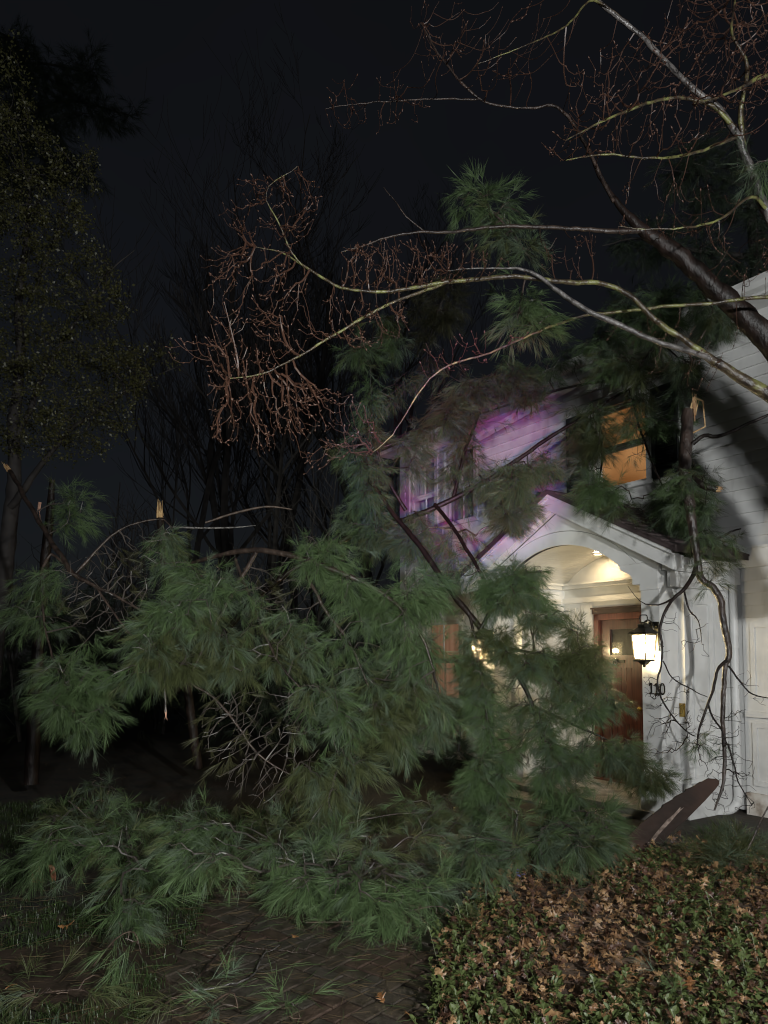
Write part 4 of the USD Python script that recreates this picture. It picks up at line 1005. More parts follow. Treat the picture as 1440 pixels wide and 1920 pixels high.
sprig(120, 1890, 0.9, 10, 'dim pine sprig flat in the grass at the lower left corner', 209, 60, 0.08, 0.2)
sprig(560, 1668, 0.8, 8, 'pine sprig at the end of the bricks below the grey limb', 210, 60, 0.06, 0.2)
bough('pine_branch', 'mat of pine branches lying between the leaf bed and the house wall at right', 'pine branch',
      [[(1180, 1590, 6.2, .012), (1280, 1580, 6.4, .014), (1380, 1600, 6.2, .010), (1460, 1620, 6.0, .005)]],
      [([(1290, 1562), (1370, 1556), (1460, 1600), (1460, 1650), (1330, 1620), (1270, 1600)], 90, gd(.08), .15)], 107, hang=0.1, per=3)
bough('pine_branch', 'thin bare green stem leaning at the right edge below the downspout', 'branch',
      [[(1380, 1640, 5.7, .009), (1405, 1590, 5.7, .009), (1440, 1520, 5.7, .007), (1475, 1470, 5.7, .004)]],
      [([(1400, 1590), (1440, 1540), (1450, 1580)], 4, 5.7, .05)], 108, per=1)

# the dead limb that hangs over the porch corner, torn at its top
r_ = RS(77)
hang_t = thing('hanging_limb', 'dark broken limb hanging over the porch corner down to the ground, torn at the top', 'broken limb')
HL = [[(1290, 770, 7.0, .055), (1285, 840, 6.95, .060), (1288, 910, 6.9, .055), (1298, 980, 6.85, .042), (1306, 1040, 6.85, .034), (1312, 1085, 6.85, .033), (1335, 1100, 6.8, .033), (1352, 1130, 6.8, .031), (1358, 1180, 6.8, .030), (1366, 1225, 6.75, .027), (1358, 1260, 6.75, .022), (1355, 1330, 6.7, .020), (1360, 1400, 6.7, .018), (1356, 1470, 6.65, .014), (1340, 1520, 6.6, .008)],
      [(1306, 1058, 6.85, .024), (1296, 1085, 6.8, .02), (1280, 1108, 6.75, .018), (1262, 1122, 6.75, .015), (1247, 1145, 6.7, .014), (1238, 1180, 6.7, .012), (1242, 1215, 6.7, .010), (1240, 1250, 6.7, .009), (1233, 1275, 6.7, .008), (1240, 1310, 6.65, .008), (1262, 1345, 6.6, .007), (1290, 1372, 6.6, .006), (1305, 1380, 6.6, .005)],
      [(1262, 1122, 6.75, .011), (1242, 1132, 6.7, .008), (1220, 1133, 6.7, .006), (1200, 1125, 6.7, .004), (1178, 1098, 6.7, .002)],
      [(1282, 1110, 6.75, .009), (1293, 1145, 6.7, .008), (1310, 1165, 6.7, .006), (1316, 1210, 6.7, .002)],
      [(1363, 1238, 6.72, .016), (1345, 1258, 6.68, .015), (1336, 1295, 6.65, .013), (1325, 1325, 6.6, .012), (1312, 1365, 6.6, .010), (1309, 1395, 6.6, .006)],
      [(1328, 1318, 6.6, .008), (1335, 1345, 6.6, .008), (1352, 1370, 6.62, .007), (1362, 1395, 6.6, .005)],
      [(1366, 1248, 6.72, .009), (1385, 1275, 6.65, .008), (1410, 1302, 6.6, .007), (1450, 1310, 6.55, .004)],
      [(1245, 1240, 6.7, .006), (1262, 1272, 6.65, .006), (1300, 1295, 6.6, .005), (1328, 1308, 6.6, .003)],
      [(1364, 1395, 6.65, .009), (1376, 1430, 6.6, .008), (1385, 1465, 6.55, .006), (1410, 1510, 6.5, .003)],
      [(1290, 890, 6.9, .03), (1318, 910, 6.8, .034), (1345, 918, 6.75, .032)],
      [(1300, 1010, 6.9, .02), (1345, 1008, 6.9, .014), (1370, 997, 6.9, .010), (1388, 992, 6.9, .006)],
      [(1300, 830, 6.9, .022), (1320, 815, 6.85, .02), (1345, 818, 6.8, .018), (1380, 805, 6.75, .016), (1460, 770, 6.6, .012)]]
LL = [limb_line(s, 0.035, 0.004, 300 + i) for i, s in enumerate(HL)]
for i, (P, R) in enumerate(LL):
    wood(hang_t, 'limb', P, R, BARK_DARK if i == 0 else BARK_SHADED, 9, 0.22, 300 + i)
G = Grown(LL, 0.05)
for poly, n in (([(1205, 1260), (1290, 1270), (1300, 1400), (1215, 1420)], 170), ([(1290, 1330), (1400, 1330), (1385, 1440), (1290, 1430)], 180), ([(1310, 1430), (1420, 1420), (1420, 1530), (1320, 1520)], 110), ([(1225, 1140), (1330, 1140), (1330, 1240), (1235, 1230)], 40), ([(1370, 1260), (1440, 1250), (1440, 1340), (1380, 1330)], 16), ([(1280, 820), (1350, 870), (1350, 960), (1280, 960)], 20)):
    G.reach(targets(poly, n, D(6.65), .14, r_), r_, sag=-0.02, wig=0.10, keep=0.2)
n1 = len(G.tips)
for poly, n in (([(1240, 860), (1340, 870), (1340, 960), (1250, 980)], 28), ([(1310, 990), (1380, 1000), (1375, 1040), (1320, 1060)], 22), ([(1300, 1370), (1345, 1365), (1340, 1400), (1305, 1410)], 7), ([(1320, 1050), (1345, 1040), (1345, 1090), (1330, 1090)], 6)):
    G.reach(targets(poly, n, D(6.75), .12, r_), r_, sag=0.06)
G.finish(0.0017, 0.42, 0.010)
obj('twigs', G.twig_mesh(3), BARK_SHADED, hang_t, kind='stuff')
tt = G.tips; G.tips = tt[n1:]
needles(hang_t, G, r_, hang=0.9, per=2, thin=0.4, scale=(0.6, 0.95))
obj('torn_top', cat([splinter(at(1297, 775, 6.98), (0.25, -0.1, 1), .05, .22, r_, 6), tube([at(1300, 745, 6.95), at(1318, 752, 6.95), at(1322, 800, 6.95), at(1292, 815, 6.93)], [.012, .010, .008, .010], 4), tube([at(1300, 745, 6.95), at(1303, 790, 6.96)], [.012, .006], 4)]), RAW_WOOD, hang_t)
obj('torn_stub', cat([splinter(at(1346, 918, 6.75), (1, -0.2, -0.1), .034, .05, r_, 5), splinter(at(1297, 888, 6.84), (0.1, -1, 0.1), .03, .05, r_, 4)]), RAW_WOOD, hang_t)

# ------------------------------------------------------------------ the budding tree reaching in from the right
r_ = RS(55)
bt = thing('budding_tree', 'bare tree with mossy grey branches and reddish buds reaching in from the right', 'tree')
BL = {
 'trunk': None,
 'b1': [(1700, 905, 4.5, .10), (1560, 820, 5.0, .085), (1490, 775, 5.0, .075), (1440, 738, 5.0, .066), (1385, 705, 5.0, .052), (1330, 672, 5.0, .040), (1290, 640, 5.0, .030), (1240, 605, 5.0, .027), (1180, 550, 5.0, .025), (1130, 532, 5.0, .024), (1040, 530, 4.95, .022), (940, 522, 4.9, .021), (840, 530, 4.85, .019), (720, 545, 4.8, .016), (640, 540, 4.8, .013), (570, 500, 4.8, .011), (528, 474, 4.8, .008), (480, 464, 4.8, .004)],
 'b2': [(1345, 682, 5.0, .028), (1300, 662, 4.95, .026), (1240, 642, 4.9, .025), (1170, 612, 4.9, .025), (1110, 590, 4.9, .024), (1060, 558, 4.9, .023), (1010, 520, 4.9, .020), (970, 505, 4.9, .012), (900, 500, 4.9, .007), (840, 505, 4.9, .003)],
 'b3': [(830, 531, 4.85, .014), (720, 572, 4.75, .013), (640, 618, 4.7, .012), (560, 668, 4.65, .010), (490, 703, 4.6, .008), (430, 712, 4.6, .004)],
 'b4': [(1620, 700, 4.5, .08), (1535, 640, 5.0, .062), (1480, 500, 4.95, .056), (1435, 390, 4.9, .046), (1405, 310, 4.9, .040), (1380, 250, 4.85, .034), (1350, 205, 4.85, .030), (1300, 168, 4.8, .027), (1250, 118, 4.8, .026), (1190, 55, 4.8, .023), (1130, 5, 4.75, .020), (1080, -60, 4.7, .014)],
 'b5': [(1560, 600, 5.05, .025), (1480, 560, 5.1, .02), (1300, 570, 5.2, .017), (1120, 590, 5.2, .015), (1010, 622, 5.1, .012), (930, 660, 5.05, .010), (840, 688, 5.0, .010), (800, 720, 5.0, .009), (765, 765, 5.0, .008), (735, 815, 5.0, .006), (700, 850, 5.0, .003)],
 'b6': [(1375, 240, 4.85, .022), (1330, 195, 4.8, .018), (1260, 185, 4.75, .015), (1190, 205, 4.7, .012), (1120, 235, 4.65, .009), (1060, 265, 4.6, .005)],
 'b7': [(1385, 255, 4.85, .018), (1310, 285, 4.8, .014), (1240, 300, 4.7, .011), (1140, 290, 4.65, .008), (1060, 300, 4.6, .004)],
 'b8': [(1395, 270, 4.9, .028), (1390, 200, 4.8, .024), (1400, 120, 4.75, .018), (1370, 60, 4.7, .012), (1380, -20, 4.7, .006)],
 'b9': [(1600, 600, 4.7, .05), (1580, 300, 4.9, .04), (1520, 190, 4.9, .03), (1440, 145, 4.8, .022), (1380, 170, 4.75, .015), (1300, 195, 4.7, .009)],
 'b10': [(1440, 395, 4.9, .018), (1410, 370, 4.8, .014), (1350, 410, 4.75, .011), (1280, 425, 4.7, .009), (1210, 430, 4.7, .006), (1160, 425, 4.7, .003)],
 'b11': [(570, 500, 4.8, .008), (545, 470, 4.75, .008), (520, 410, 4.7, .007), (500, 360, 4.65, .005), (560, 310, 4.6, .003)],
 'b12': [(1180, 40, 4.8, .012), (1110, 0, 4.7, .010), (1060, 50, 4.6, .008), (980, 90, 4.5, .005), (900, 120, 4.5, .003)],
 'd1': [(1760, 1000, 4.6, .15), (1620, 860, 5.2, .145), (1510, 725, 5.5, .135), (1440, 640, 5.5, .12), (1390, 585, 5.5, .11), (1330, 530, 5.5, .098), (1260, 470, 5.5, .085), (1205, 430, 5.5, .062), (1160, 385, 5.5, .035), (1120, 320, 5.5, .018), (1105, 260, 5.5, .006)],
 'd2': [(1210, 434, 5.5, .034), (1150, 432, 5.45, .024), (1080, 428, 5.45, .022), (1000, 424, 5.4, .019), (900, 428, 5.4, .017), (840, 434, 5.35, .015), (750, 440, 5.3, .012), (690, 455, 5.3, .009), (640, 472, 5.3, .005)],
 'd3': [(795, 435, 5.35, .008), (760, 405, 5.3, .007), (745, 380, 5.3, .006), (722, 350, 5.3, .003)],
 'd4': [(1150, 380, 5.5, .02), (1060, 215, 5.5, .016), (990, 205, 5.5, .012), (900, 185, 5.45, .012), (830, 110, 5.4, .010), (790, 40, 5.4, .006)],
 'd5': [(900, 187, 5.45, .010), (800, 190, 5.4, .008), (700, 190, 5.4, .006), (610, 205, 5.4, .003)],
}
lines = {}
for i, (k, s) in enumerate(BL.items()):
    P, R = limb_line(s, 0.045, 0.006, 500 + i) if s else (smooth_line([(4.3, 2.7, -0.05), (4.0, 2.95, 1.2), (3.72, 3.3, 2.4), (3.52, 3.6, 3.2), (3.27, 4.0, 3.81), (3.0, 4.4, 4.35), (2.85, 4.7, 5.0)], 0.08), None)  # trunk is out of view, placed to shade a band of the right wall
    R = np.linspace(0.24, 0.10, len(P)) if R is None else R
    R = R * (0.70 if k[0] == 'b' else 0.72 if k[0] == 'd' else 1.0)
    lines[k] = (P, R)
    m = BARK_SHADED if k == 'd1' or k == 'trunk' else BARK_DARK if k[0] == 'd' else BARK_GREY if k in ('b2', 'b4') else BARK_LICHEN
    wood(bt, 'trunk' if k == 'trunk' else 'branch', P, R, m, 12 if R.max() > 0.06 else 8, 0.34 if k == 'd1' else 0.24, 500 + i)
G = Grown([lines[k] for k in lines if k != 'trunk'], 0.035)
TZ = [([(1035, 130), (1200, 60), (1330, 20), (1450, 0), (1450, 250), (1360, 250), (1200, 290), (1040, 310), (1010, 260), (1080, 200)], 446, D(4.75), .4),
      ([(1240, -20), (1450, -20), (1450, 160), (1260, 140)], 148, D(4.8), .4),
      ([(640, 455), (760, 445), (890, 460), (960, 490), (900, 520), (720, 540), (640, 535)], 284, D(4.85), .25),
      ([(405, 400), (450, 330), (490, 325), (560, 310), (610, 355), (580, 440), (540, 480), (470, 460)], 142, D(4.7), .25),
      ([(370, 470), (460, 450), (560, 500), (600, 560), (520, 600), (430, 580), (380, 540)], 128, D(4.7), .25),
      ([(390, 580), (540, 590), (620, 610), (560, 660), (480, 710), (400, 700), (380, 640)], 148, D(4.65), .25),
      ([(385, 700), (480, 700), (580, 700), (600, 760), (560, 820), (480, 860), (400, 830), (390, 760)], 230, D(4.65), .25),
      ([(560, 700), (660, 740), (720, 790), (690, 850), (620, 870), (570, 920), (560, 800)], 122, D(4.8), .25),
      ([(600, 560), (760, 560), (780, 620), (700, 660), (600, 650)], 115, D(4.75), .25),
      ([(1160, 350), (1330, 330), (1400, 370), (1330, 450), (1160, 450)], 57, D(4.8), .3),
      ([(1000, 440), (1120, 440), (1120, 520), (1010, 500)], 35, D(5.1), .2),
      ([(600, 150), (760, 130), (830, 190), (760, 260), (620, 240)], 54, D(5.4), .3),
      ([(760, 0), (1020, 0), (1060, 120), (900, 180), (780, 120)], 101, D(5.3), .5),
      ([(760, 640), (900, 620), (1000, 620), (900, 690), (800, 710)], 32, D(5.0), .2),
      ([(1330, 440), (1450, 440), (1450, 540), (1360, 520)], 40, D(5.0), .3),
      ([(310, 640), (400, 620), (400, 700), (320, 690)], 19, D(4.6), .2),
      ([(1120, 620), (1400, 600), (1400, 760), (1200, 700)], 40, D(5.1), .25)]
for poly, n, dep, th in TZ:
    G.reach(targets(poly, n, dep, th, r_), r_, sag=-0.20, wig=0.055, keep=0.55)
G.finish(0.0015, 0.55, 0.008)
obj('twigs', G.twig_mesh(3), TWIG_RED, bt, kind='stuff')
bud = trimesh.creation.icosphere(1, 1.0); bud.apply_scale([0.0055, 0.0055, 0.012]); bud.apply_translation([0, 0, 0.008])
bv = np.array(bud.vertices); bv[:, :2] *= (1.15 - 25 * np.clip(bv[:, 2:3], 0, 0.018)); bmesh = (bv, np.array(bud.faces))
n = len(G.tips)
d = G.tip_dir
z = d / np.linalg.norm(d, axis=1, keepdims=True); x = np.cross(z, [0.3, 0.9, 0.2]); x /= np.linalg.norm(x, axis=1, keepdims=True); y = np.cross(z, x)
Rb = np.stack([x, y, z], -1)
P2, R2 = [G.tip_pos], [Rb]
for k in range(1):
    P2.append(G.tip_pos - z * r_.uniform(0.02, 0.10, (n, 1))); R2.append(Rb @ rot_x(r_.uniform(0.4, 0.9, n)))
P2, R2 = np.vstack(P2), np.vstack(R2)
scatter('buds', [bmesh], BUD, P2, R2, r_.uniform(0.25, 0.9, len(P2)), np.zeros(len(P2)), bt, kind='stuff')

# pine tufts caught up in that tree
bough('snagged_pine_tuft', 'pale green pine tuft caught high in the budding tree against the sky', 'pine tuft',
      [[(1000, 495, 5.6, .012), (960, 440, 5.6, .012), (925, 400, 5.6, .009), (905, 372, 5.6, .003)]],
      [([(848, 385), (880, 350), (940, 345), (990, 390), (1005, 465), (960, 480), (890, 445)], 44, D(5.6), .22)], 120, clump=0.0, hang=0.15, thin=0.7)
bough('snagged_pine_tuft', 'pine tuft hanging below the forked grey branch of the budding tree', 'pine tuft',
      [[(985, 515, 5.3, .010), (975, 560, 5.3, .008), (965, 610, 5.3, .003)]],
      [([(910, 580), (960, 545), (1030, 560), (1040, 590), (985, 635), (955, 635)], 26, D(5.3), .15)], 121, hang=0.6, thin=0.5)
bough('snagged_pine_tuft', 'bright little pine tuft at the right edge beside the grey upper branch', 'pine tuft',
      [[(1450, 300, 4.7, .006), (1425, 305, 4.7, .004), (1418, 318, 4.7, .002)]],
      [([(1410, 300), (1440, 295), (1440, 330), (1412, 330)], 5, 4.7, .05)], 122, hang=0.3)
# the dark pine behind
bough('pine_tree', 'dark pine standing behind the house corner at upper right', 'pine tree',
      [[(1430, 760, 9.6, .12), (1420, 500, 9.6, .10), (1400, 300, 9.6, .06), (1390, 200, 9.6, .02)],
       [(1415, 480, 9.6, .05), (1300, 470, 9.4, .035), (1200, 450, 9.3, .02), (1130, 460, 9.2, .008)],
       [(1405, 350, 9.6, .04), (1320, 330, 9.4, .025), (1240, 320, 9.3, .008)],
       [(1425, 620, 9.6, .05), (1300, 600, 9.3, .035), (1180, 600, 9.2, .02), (1110, 640, 9.2, .006)]],
      [([(1230, 320), (1300, 260), (1450, 230), (1450, 420), (1300, 420)], 130, D(9.4), .6),
       ([(1130, 460), (1210, 400), (1450, 400), (1450, 560), (1300, 530), (1160, 490)], 160, D(9.4), .5),
       ([(1110, 580), (1190, 530), (1340, 550), (1350, 640), (1290, 700), (1120, 700)], 150, D(9.2), .4)],
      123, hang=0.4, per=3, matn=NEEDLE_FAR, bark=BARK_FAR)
bough('pine_branch', 'dim drooping pine foliage behind the long mossy branch', 'pine branch',
      [[(880, 470, 9.5, .03), (840, 540, 9.4, .025), (810, 620, 9.3, .015), (800, 680, 9.2, .005)]],
      [([(770, 560), (850, 510), (870, 560), (860, 690), (790, 680)], 60, D(9.3), .3)], 124, hang=0.8, matn=NEEDLE_OLD, bark=BARK_FAR)

# ------------------------------------------------------------------ the leafing tree at the left, the far conifer and the bare trees behind
r_ = RS(66)
lt = thing('leafing_tree', 'tree with tiny yellow green spring leaves filling the left edge', 'tree')
TL = [[(-60, 1500, 10.2, .16), (-20, 1300, 10.2, .14), (10, 1050, 10.1, .11), (30, 800, 10.0, .08), (40, 550, 9.9, .05), (60, 330, 9.8, .02)],
      [(20, 950, 10.0, .05), (120, 820, 9.7, .03), (220, 740, 9.4, .015), (330, 690, 9.2, .005)],
      [(30, 820, 10.0, .04), (110, 650, 9.8, .03), (190, 520, 9.6, .015), (250, 470, 9.5, .005)],
      [(38, 600, 9.9, .03), (100, 450, 9.8, .02), (150, 320, 9.7, .006)]]
LL = [limb_line(s, 0.12, 0.02, 600 + i) for i, s in enumerate(TL)]
for i, (P, R) in enumerate(LL):
    wood(lt, 'trunk' if i == 0 else 'limb', P, R, BARK_FAR, 9, 0.2, 600 + i)
G = Grown(LL, 0.12)
for poly, n in (([(-20, 200), (60, 190), (120, 300), (185, 270), (190, 350), (150, 420), (-20, 420)], 200), ([(-20, 400), (160, 400), (210, 500), (250, 600), (200, 700), (-20, 700)], 420), ([(-20, 680), (210, 650), (330, 650), (280, 720), (250, 800), (180, 860), (-20, 850)], 360), ([(-20, 60), (40, 90), (60, 200), (-20, 210)], 30)):
    G.reach(targets(poly, n, D(9.7), .9, r_), r_, sag=0.03, wig=0.08, keep=0.3)
G.finish(0.0022, 0.45, 0.02)
obj('twigs', G.twig_mesh(3), BARK_FAR, lt, kind='stuff')
def leafspray(seed, n=16, L=0.34, s=0.036):
    r = RS(seed); V, Fc = [], []
    for k in range(n):
        p = np.array([L * k / n, r.normal(0, 0.03), r.normal(0, 0.03)]); a = r.normal(size=3); a /= np.linalg.norm(a); b = np.cross(a, r.normal(size=3)); b /= np.linalg.norm(b)
        q = s * r.uniform(0.6, 1.3); i = len(V)
        V += [p, p + a * q * 0.5 + b * q * 0.3, p + a * q, p + a * q * 0.5 - b * q * 0.3]; Fc += [[i, i + 1, i + 2], [i, i + 2, i + 3]]
    return np.array(V), np.array(Fc)
P = np.vstack([G.tip_pos, G.tip_pos - G.tip_dir * 0.15]); Dr = np.vstack([G.tip_dir] * 2)
R = rot_z(np.arctan2(Dr[:, 1], Dr[:, 0])) @ rot_y(-np.arcsin(np.clip(Dr[:, 2], -1, 1))) @ rot_x(r_.uniform(0, 6, len(P)))
scatter('leaves', [leafspray(i) for i in range(4)], YLEAF, P - Dr * 0.18, R, r_.uniform(0.7, 1.3, len(P)), r_.randint(0, 4, len(P)), lt, kind='stuff')

r_ = RS(67)
ct = thing('tall_conifer', 'black silhouette of a tall conifer at the upper left corner', 'conifer')
P, R = limb_line([(-220, 1300, 26, .35), (-200, 700, 26, .3), (-150, 100, 26, .15), (-130, -150, 26, .05)], 0.5)
wood(ct, 'trunk', P, R, BARK_FAR, 8, 0.1, 1)
L2 = [(P, R)]
for k, s in enumerate([[(-165, 250, 26, .10), (0, 240, 25, .07), (120, 190, 25, .05), (240, 215, 25, .02)], [(-155, 150, 26, .10), (-20, 120, 25.5, .06), (90, 120, 25, .04), (170, 140, 25, .02)], [(-150, 60, 26, .08), (-40, 50, 25.5, .05), (20, 70, 25, .02)], [(-180, 420, 26, .10), (0, 380, 25, .06), (100, 340, 25, .03), (190, 340, 25, .01)]]):
    l = limb_line(s, 0.4); L2.append(l); wood(ct, 'limb', l[0], l[1], BARK_FAR, 6, 0.1, k)
G = Grown(L2, 0.4)
for poly, n in (([(-40, 60), (30, 50), (90, 110), (180, 100), (185, 140), (170, 190), (260, 200), (255, 225), (190, 240), (60, 225), (-40, 200)], 210), ([(-40, 200), (100, 240), (190, 330), (180, 345), (60, 350), (-40, 330)], 120)):
    G.reach(targets(poly, n, D(25), 1.2, r_), r_, sag=0.06)
G.finish(0.006, 0.45, 0.05)
obj('twigs', G.twig_mesh(3), BARK_FAR, ct, kind='stuff')
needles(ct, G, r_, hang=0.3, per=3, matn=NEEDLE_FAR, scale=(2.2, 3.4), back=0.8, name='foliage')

def bare_tree(px, base_d, top_py, seed, label, spread=1.0, lean=0.0):
    r = RS(seed)
    t = thing('bare_tree', label, 'tree')
    b = gnd(px, 1230 + EYE * F / base_d, -0.05); b = np.array([(px - 720) / F * base_d, base_d, -0.05])
    top = at(px, top_py, base_d)[2]
    limbs = []
    def grow(p, d, L, rad, lev):
        n = max(4, int(L / 0.5)); pts = [p]; dd = d.copy()
        for _ in range(n):
            dd = dd + r.normal(0, 0.07, 3) + np.array([0, 0, 0.045 * lev]); dd /= np.linalg.norm(dd)
            pts.append(pts[-1] + dd * L / n)
        pts = np.array(pts); rr = np.linspace(rad, rad * (0.45 if lev == 0 else 0.25), n + 1)
        limbs.append((pts, rr, lev))
        if lev >= 4 or L < 0.5:
            return
        for k in range((6, 6, 5, 4)[lev]):
            s = r.uniform(0.25 if lev == 0 else 0.2, 1.0); i = min(int(s * n), n - 1)
            az = r.uniform(0, 6.28); q = np.array([math.cos(az), math.sin(az), 0]) * spread
            nd = pts[i + 1] - pts[i]; nd = nd / np.linalg.norm(nd) + q * r.uniform(0.35, 0.75); nd /= np.linalg.norm(nd)
            grow(pts[i], nd, L * r.uniform(0.42, 0.66) * (1.15 - 0.35 * s), rr[i] * 0.6, lev + 1)
    grow(b, np.array([lean, 0, 1.0]), top * 0.62, top * 0.0085, 0)
    low = top / max(max(p[:, 2].max() for p, _, _ in limbs), 0.1)
    tr = cat([tube(b + (p - b) * low, q, 6) for p, q, l in limbs if l == 0])
    obj('trunk', tr, BARK_FAR, t)
    obj('crown', cat([tube(b + (p - b) * low, np.maximum(q, 0.006), 3, cap=False) for p, q, l in limbs if l > 0]), BARK_FAR, t, kind='stuff')
bare_tree(430, 24, 260, 71, 'tallest bare tree in the dark left of the middle, its top well above the others', 1.3)
bare_tree(545, 26, 300, 72, 'bare dark tree right of the tallest one, behind the mossy branch tip', 1.3, 0.05)
bare_tree(330, 22, 400, 73, 'thin bare dark tree beside the leafing tree', 1.2)
bare_tree(640, 28, 340, 74, 'bare dark tree furthest right, behind the green pine column', 1.3, 0.05)
bare_tree(480, 18, 480, 75, 'shorter bare dark tree just behind the broken stump', 1.2)
r_ = RS(140)
tw = []
for k in range(46):
    x = r_.uniform(-9.5, 1.0); y = r_.uniform(14, 21); h = r_.uniform(2.2, 5.5)
    p = np.array([x, y, 0.0]); d = np.array([r_.normal(0, .12), r_.normal(0, .1), 1.0])
    q = smooth_line([p, p + d * h * .5 + r_.normal(0, .1, 3) * [1, 1, 0], p + d * h], 0.4)
    tw.append(tube(q, np.linspace(0.045, 0.010, len(q)), 5))
    for j in range(16):
        s = r_.uniform(0.15, 1); a = q[int(s * (len(q) - 1))]; L = r_.uniform(0.5, 1.4) * (1.15 - .4 * s); az = r_.uniform(0, 6.28)
        e = a + np.array([math.cos(az) * .6, math.sin(az) * .6, .8]) * L
        c = smooth_line([a, (a + e) / 2 + r_.normal(0, .08, 3), e], 0.25)
        tw.append(tube(c, np.linspace(0.014, 0.004, len(c)), 3, cap=False))
        for _ in range(4):
            g0 = c[r_.randint(1, len(c))]; tw.append(tube([g0, g0 + r_.normal(0, .3, 3) + [0, 0, .3]], [0.006, 0.003], 3, cap=False))
v_, f_ = cat(tw)
tag(obj('woodland', (v_, f_), BARK_FAR), 'black thicket of saplings and undergrowth in the dark behind the pine boughs', 'woodland', kind='stuff')
n = 2600
S = np.c_[r_.uniform(-10.5, 0.5, n), r_.uniform(13, 19, n)]
hz = 1.5 + 1.9 * meshkit.fbm(np.c_[S[:, 0] * 0.45, np.zeros(n), np.zeros(n)], 3, 12)
PP = np.c_[S, r_.uniform(0.05, 1, n) ** 0.8 * hz]
wh, RR = pick(r_.normal(0, 1, (n, 3)) + [0, 0, .5], r_, 0.0)
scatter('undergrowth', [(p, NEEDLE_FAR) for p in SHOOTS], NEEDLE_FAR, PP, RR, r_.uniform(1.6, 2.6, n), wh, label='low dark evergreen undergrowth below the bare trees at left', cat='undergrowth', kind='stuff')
bare_tree(395, 23, 330, 171, 'bare tree between the tallest one and the leafing tree, slightly shorter', 1.4)
bare_tree(500, 27, 240, 172, 'bare tree just right of the tallest one and behind it', 1.4)
bare_tree(590, 30, 280, 173, 'bare tree behind the reddish twigs, left of the green pine column', 1.4)
bare_tree(700, 30, 420, 174, 'bare tree half hidden behind the upper end of the fallen pine', 1.3)
# broken stems at the left
st = thing('broken_stump', 'upright broken stem with pale yellow torn top standing behind the left bough', 'broken stem')
P, R = limb_line([(372, 1440, 9.6, .06), (345, 1250, 9.3, .055), (310, 1060, 8.6, .05), (300, 968, 8.3, .042)], 0.08)
wood(st, 'stem', P, R, BARK_SHADED, 9, 0.2, 801)
obj('torn_top', splinter(P[-1], (-0.08, 0, 1), .045, .22, RS(5), 7), RAW_WOOD, st)
st = thing('dark_trunk', 'slim dark trunk with a wet glint at the far left below the bough', 'tree trunk')
P, R = limb_line([(58, 1470, 8.6, .085), (66, 1300, 8.6, .075), (78, 1120, 8.6, .06), (92, 980, 8.5, .05), (98, 900, 8.5, .03)], 0.1)
wood(st, 'trunk', P, R, BARK_SHADED, 9, 0.2, 802)
obj('torn_strip', splinter(at(74, 945, 8.42), (0.0, -0.2, -1), .02, .22, RS(6), 4), RAW_PINK, st)
st = thing('hanging_stick', 'thin stick hanging below the left bough with a pink torn lower end', 'stick')
P, R = limb_line([(306, 1235, 7.2, .010), (309, 1290, 7.2, .011), (311, 1335, 7.2, .012)], 0.05)
wood(st, 'stick', P, R, BARK_GREY, 6, 0.2, 803)
obj('torn_end', splinter(P[-1], (0.1, 0, -1), .014, .09, RS(7), 5), RAW_PINK, st)
st = thing('pale_branch', 'long thin pale branch lying across the top of the middle bough', 'branch')
P, R = limb_line([(320, 988, 8.0, .010), (380, 990, 8.0, .012), (440, 989, 8.0, .010), (480, 985, 8.0, .004)], 0.06)
wood(st, 'branch', P, R, BARK_GREY, 6, 0.2, 804)
P, R = limb_line([(385, 980, 8.1, .012), (440, 962, 8.1, .014), (500, 950, 8.1, .012), (548, 955, 8.1, .006)], 0.06)
wood(st, 'fork', P, R, BARK_PINE, 6, 0.2, 805)

sb, _ = bough('shrub', 'dark rounded evergreen shrub under the lit ground floor window', 'shrub',
      [[tuple([800, 1400, 11.0, .03]), (815, 1350, 11.0, .02), (830, 1320, 11.0, .008)], [(860, 1410, 10.6, .03), (865, 1350, 10.6, .015), (870, 1330, 10.6, .006)]],
      [([(760, 1340), (800, 1310), (860, 1320), (900, 1330), (910, 1430), (740, 1430)], 150, D(10.8), .4)], 130, hang=-0.4, matn=NEEDLE_FAR, bark=BARK_FAR)
# ------------------------------------------------------------------ wreckage beside the porch
bd = thing('broken_board', 'dark brown broken board leaning in the foliage at the foot of the porch pier', 'board')
A0, A1 = gnd(1180, 1600, 0.03), at(1340, 1458, 6.15)
ax = (A1 - A0); Lb = np.linalg.norm(ax); ax /= Lb
wv = np.cross(ax, [0, 1, 0.0]); wv /= np.linalg.norm(wv); wv = wv * 0.97 + np.array([0, 0.24, 0]); wv /= np.linalg.norm(wv); tv = np.cross(ax, wv)
out = [(-0.06, -0.11), (-0.03, 0.02), (-0.06, 0.10), (0.25, 0.112), (0.48, 0.098), (0.50, 0.108), (0.60, 0.088), (0.63, 0.094), (0.72, 0.072), (0.745, 0.080), (0.80, 0.060), (0.88, 0.050), (0.90, 0.040), (0.955, 0.030), (0.975, 0.010), (1.0, -0.012), (1.005, -0.034), (0.985, -0.056), (0.93, -0.066), (0.80, -0.078), (0.55, -0.092), (0.40, -0.090), (0.30, -0.104)]
m = trimesh.creation.extrude_polygon(Polygon([(s * Lb, w) for s, w in out]), 0.045, engine='earcut')
v = np.array(m.vertices)
obj('board', (A0 + v[:, :1] * ax + v[:, 1:2] * wv + (v[:, 2:3] - 0.0225) * tv, np.array(m.faces)), PLANK, bd)
sgn = -1.0 if tv[1] > 0 else 1.0
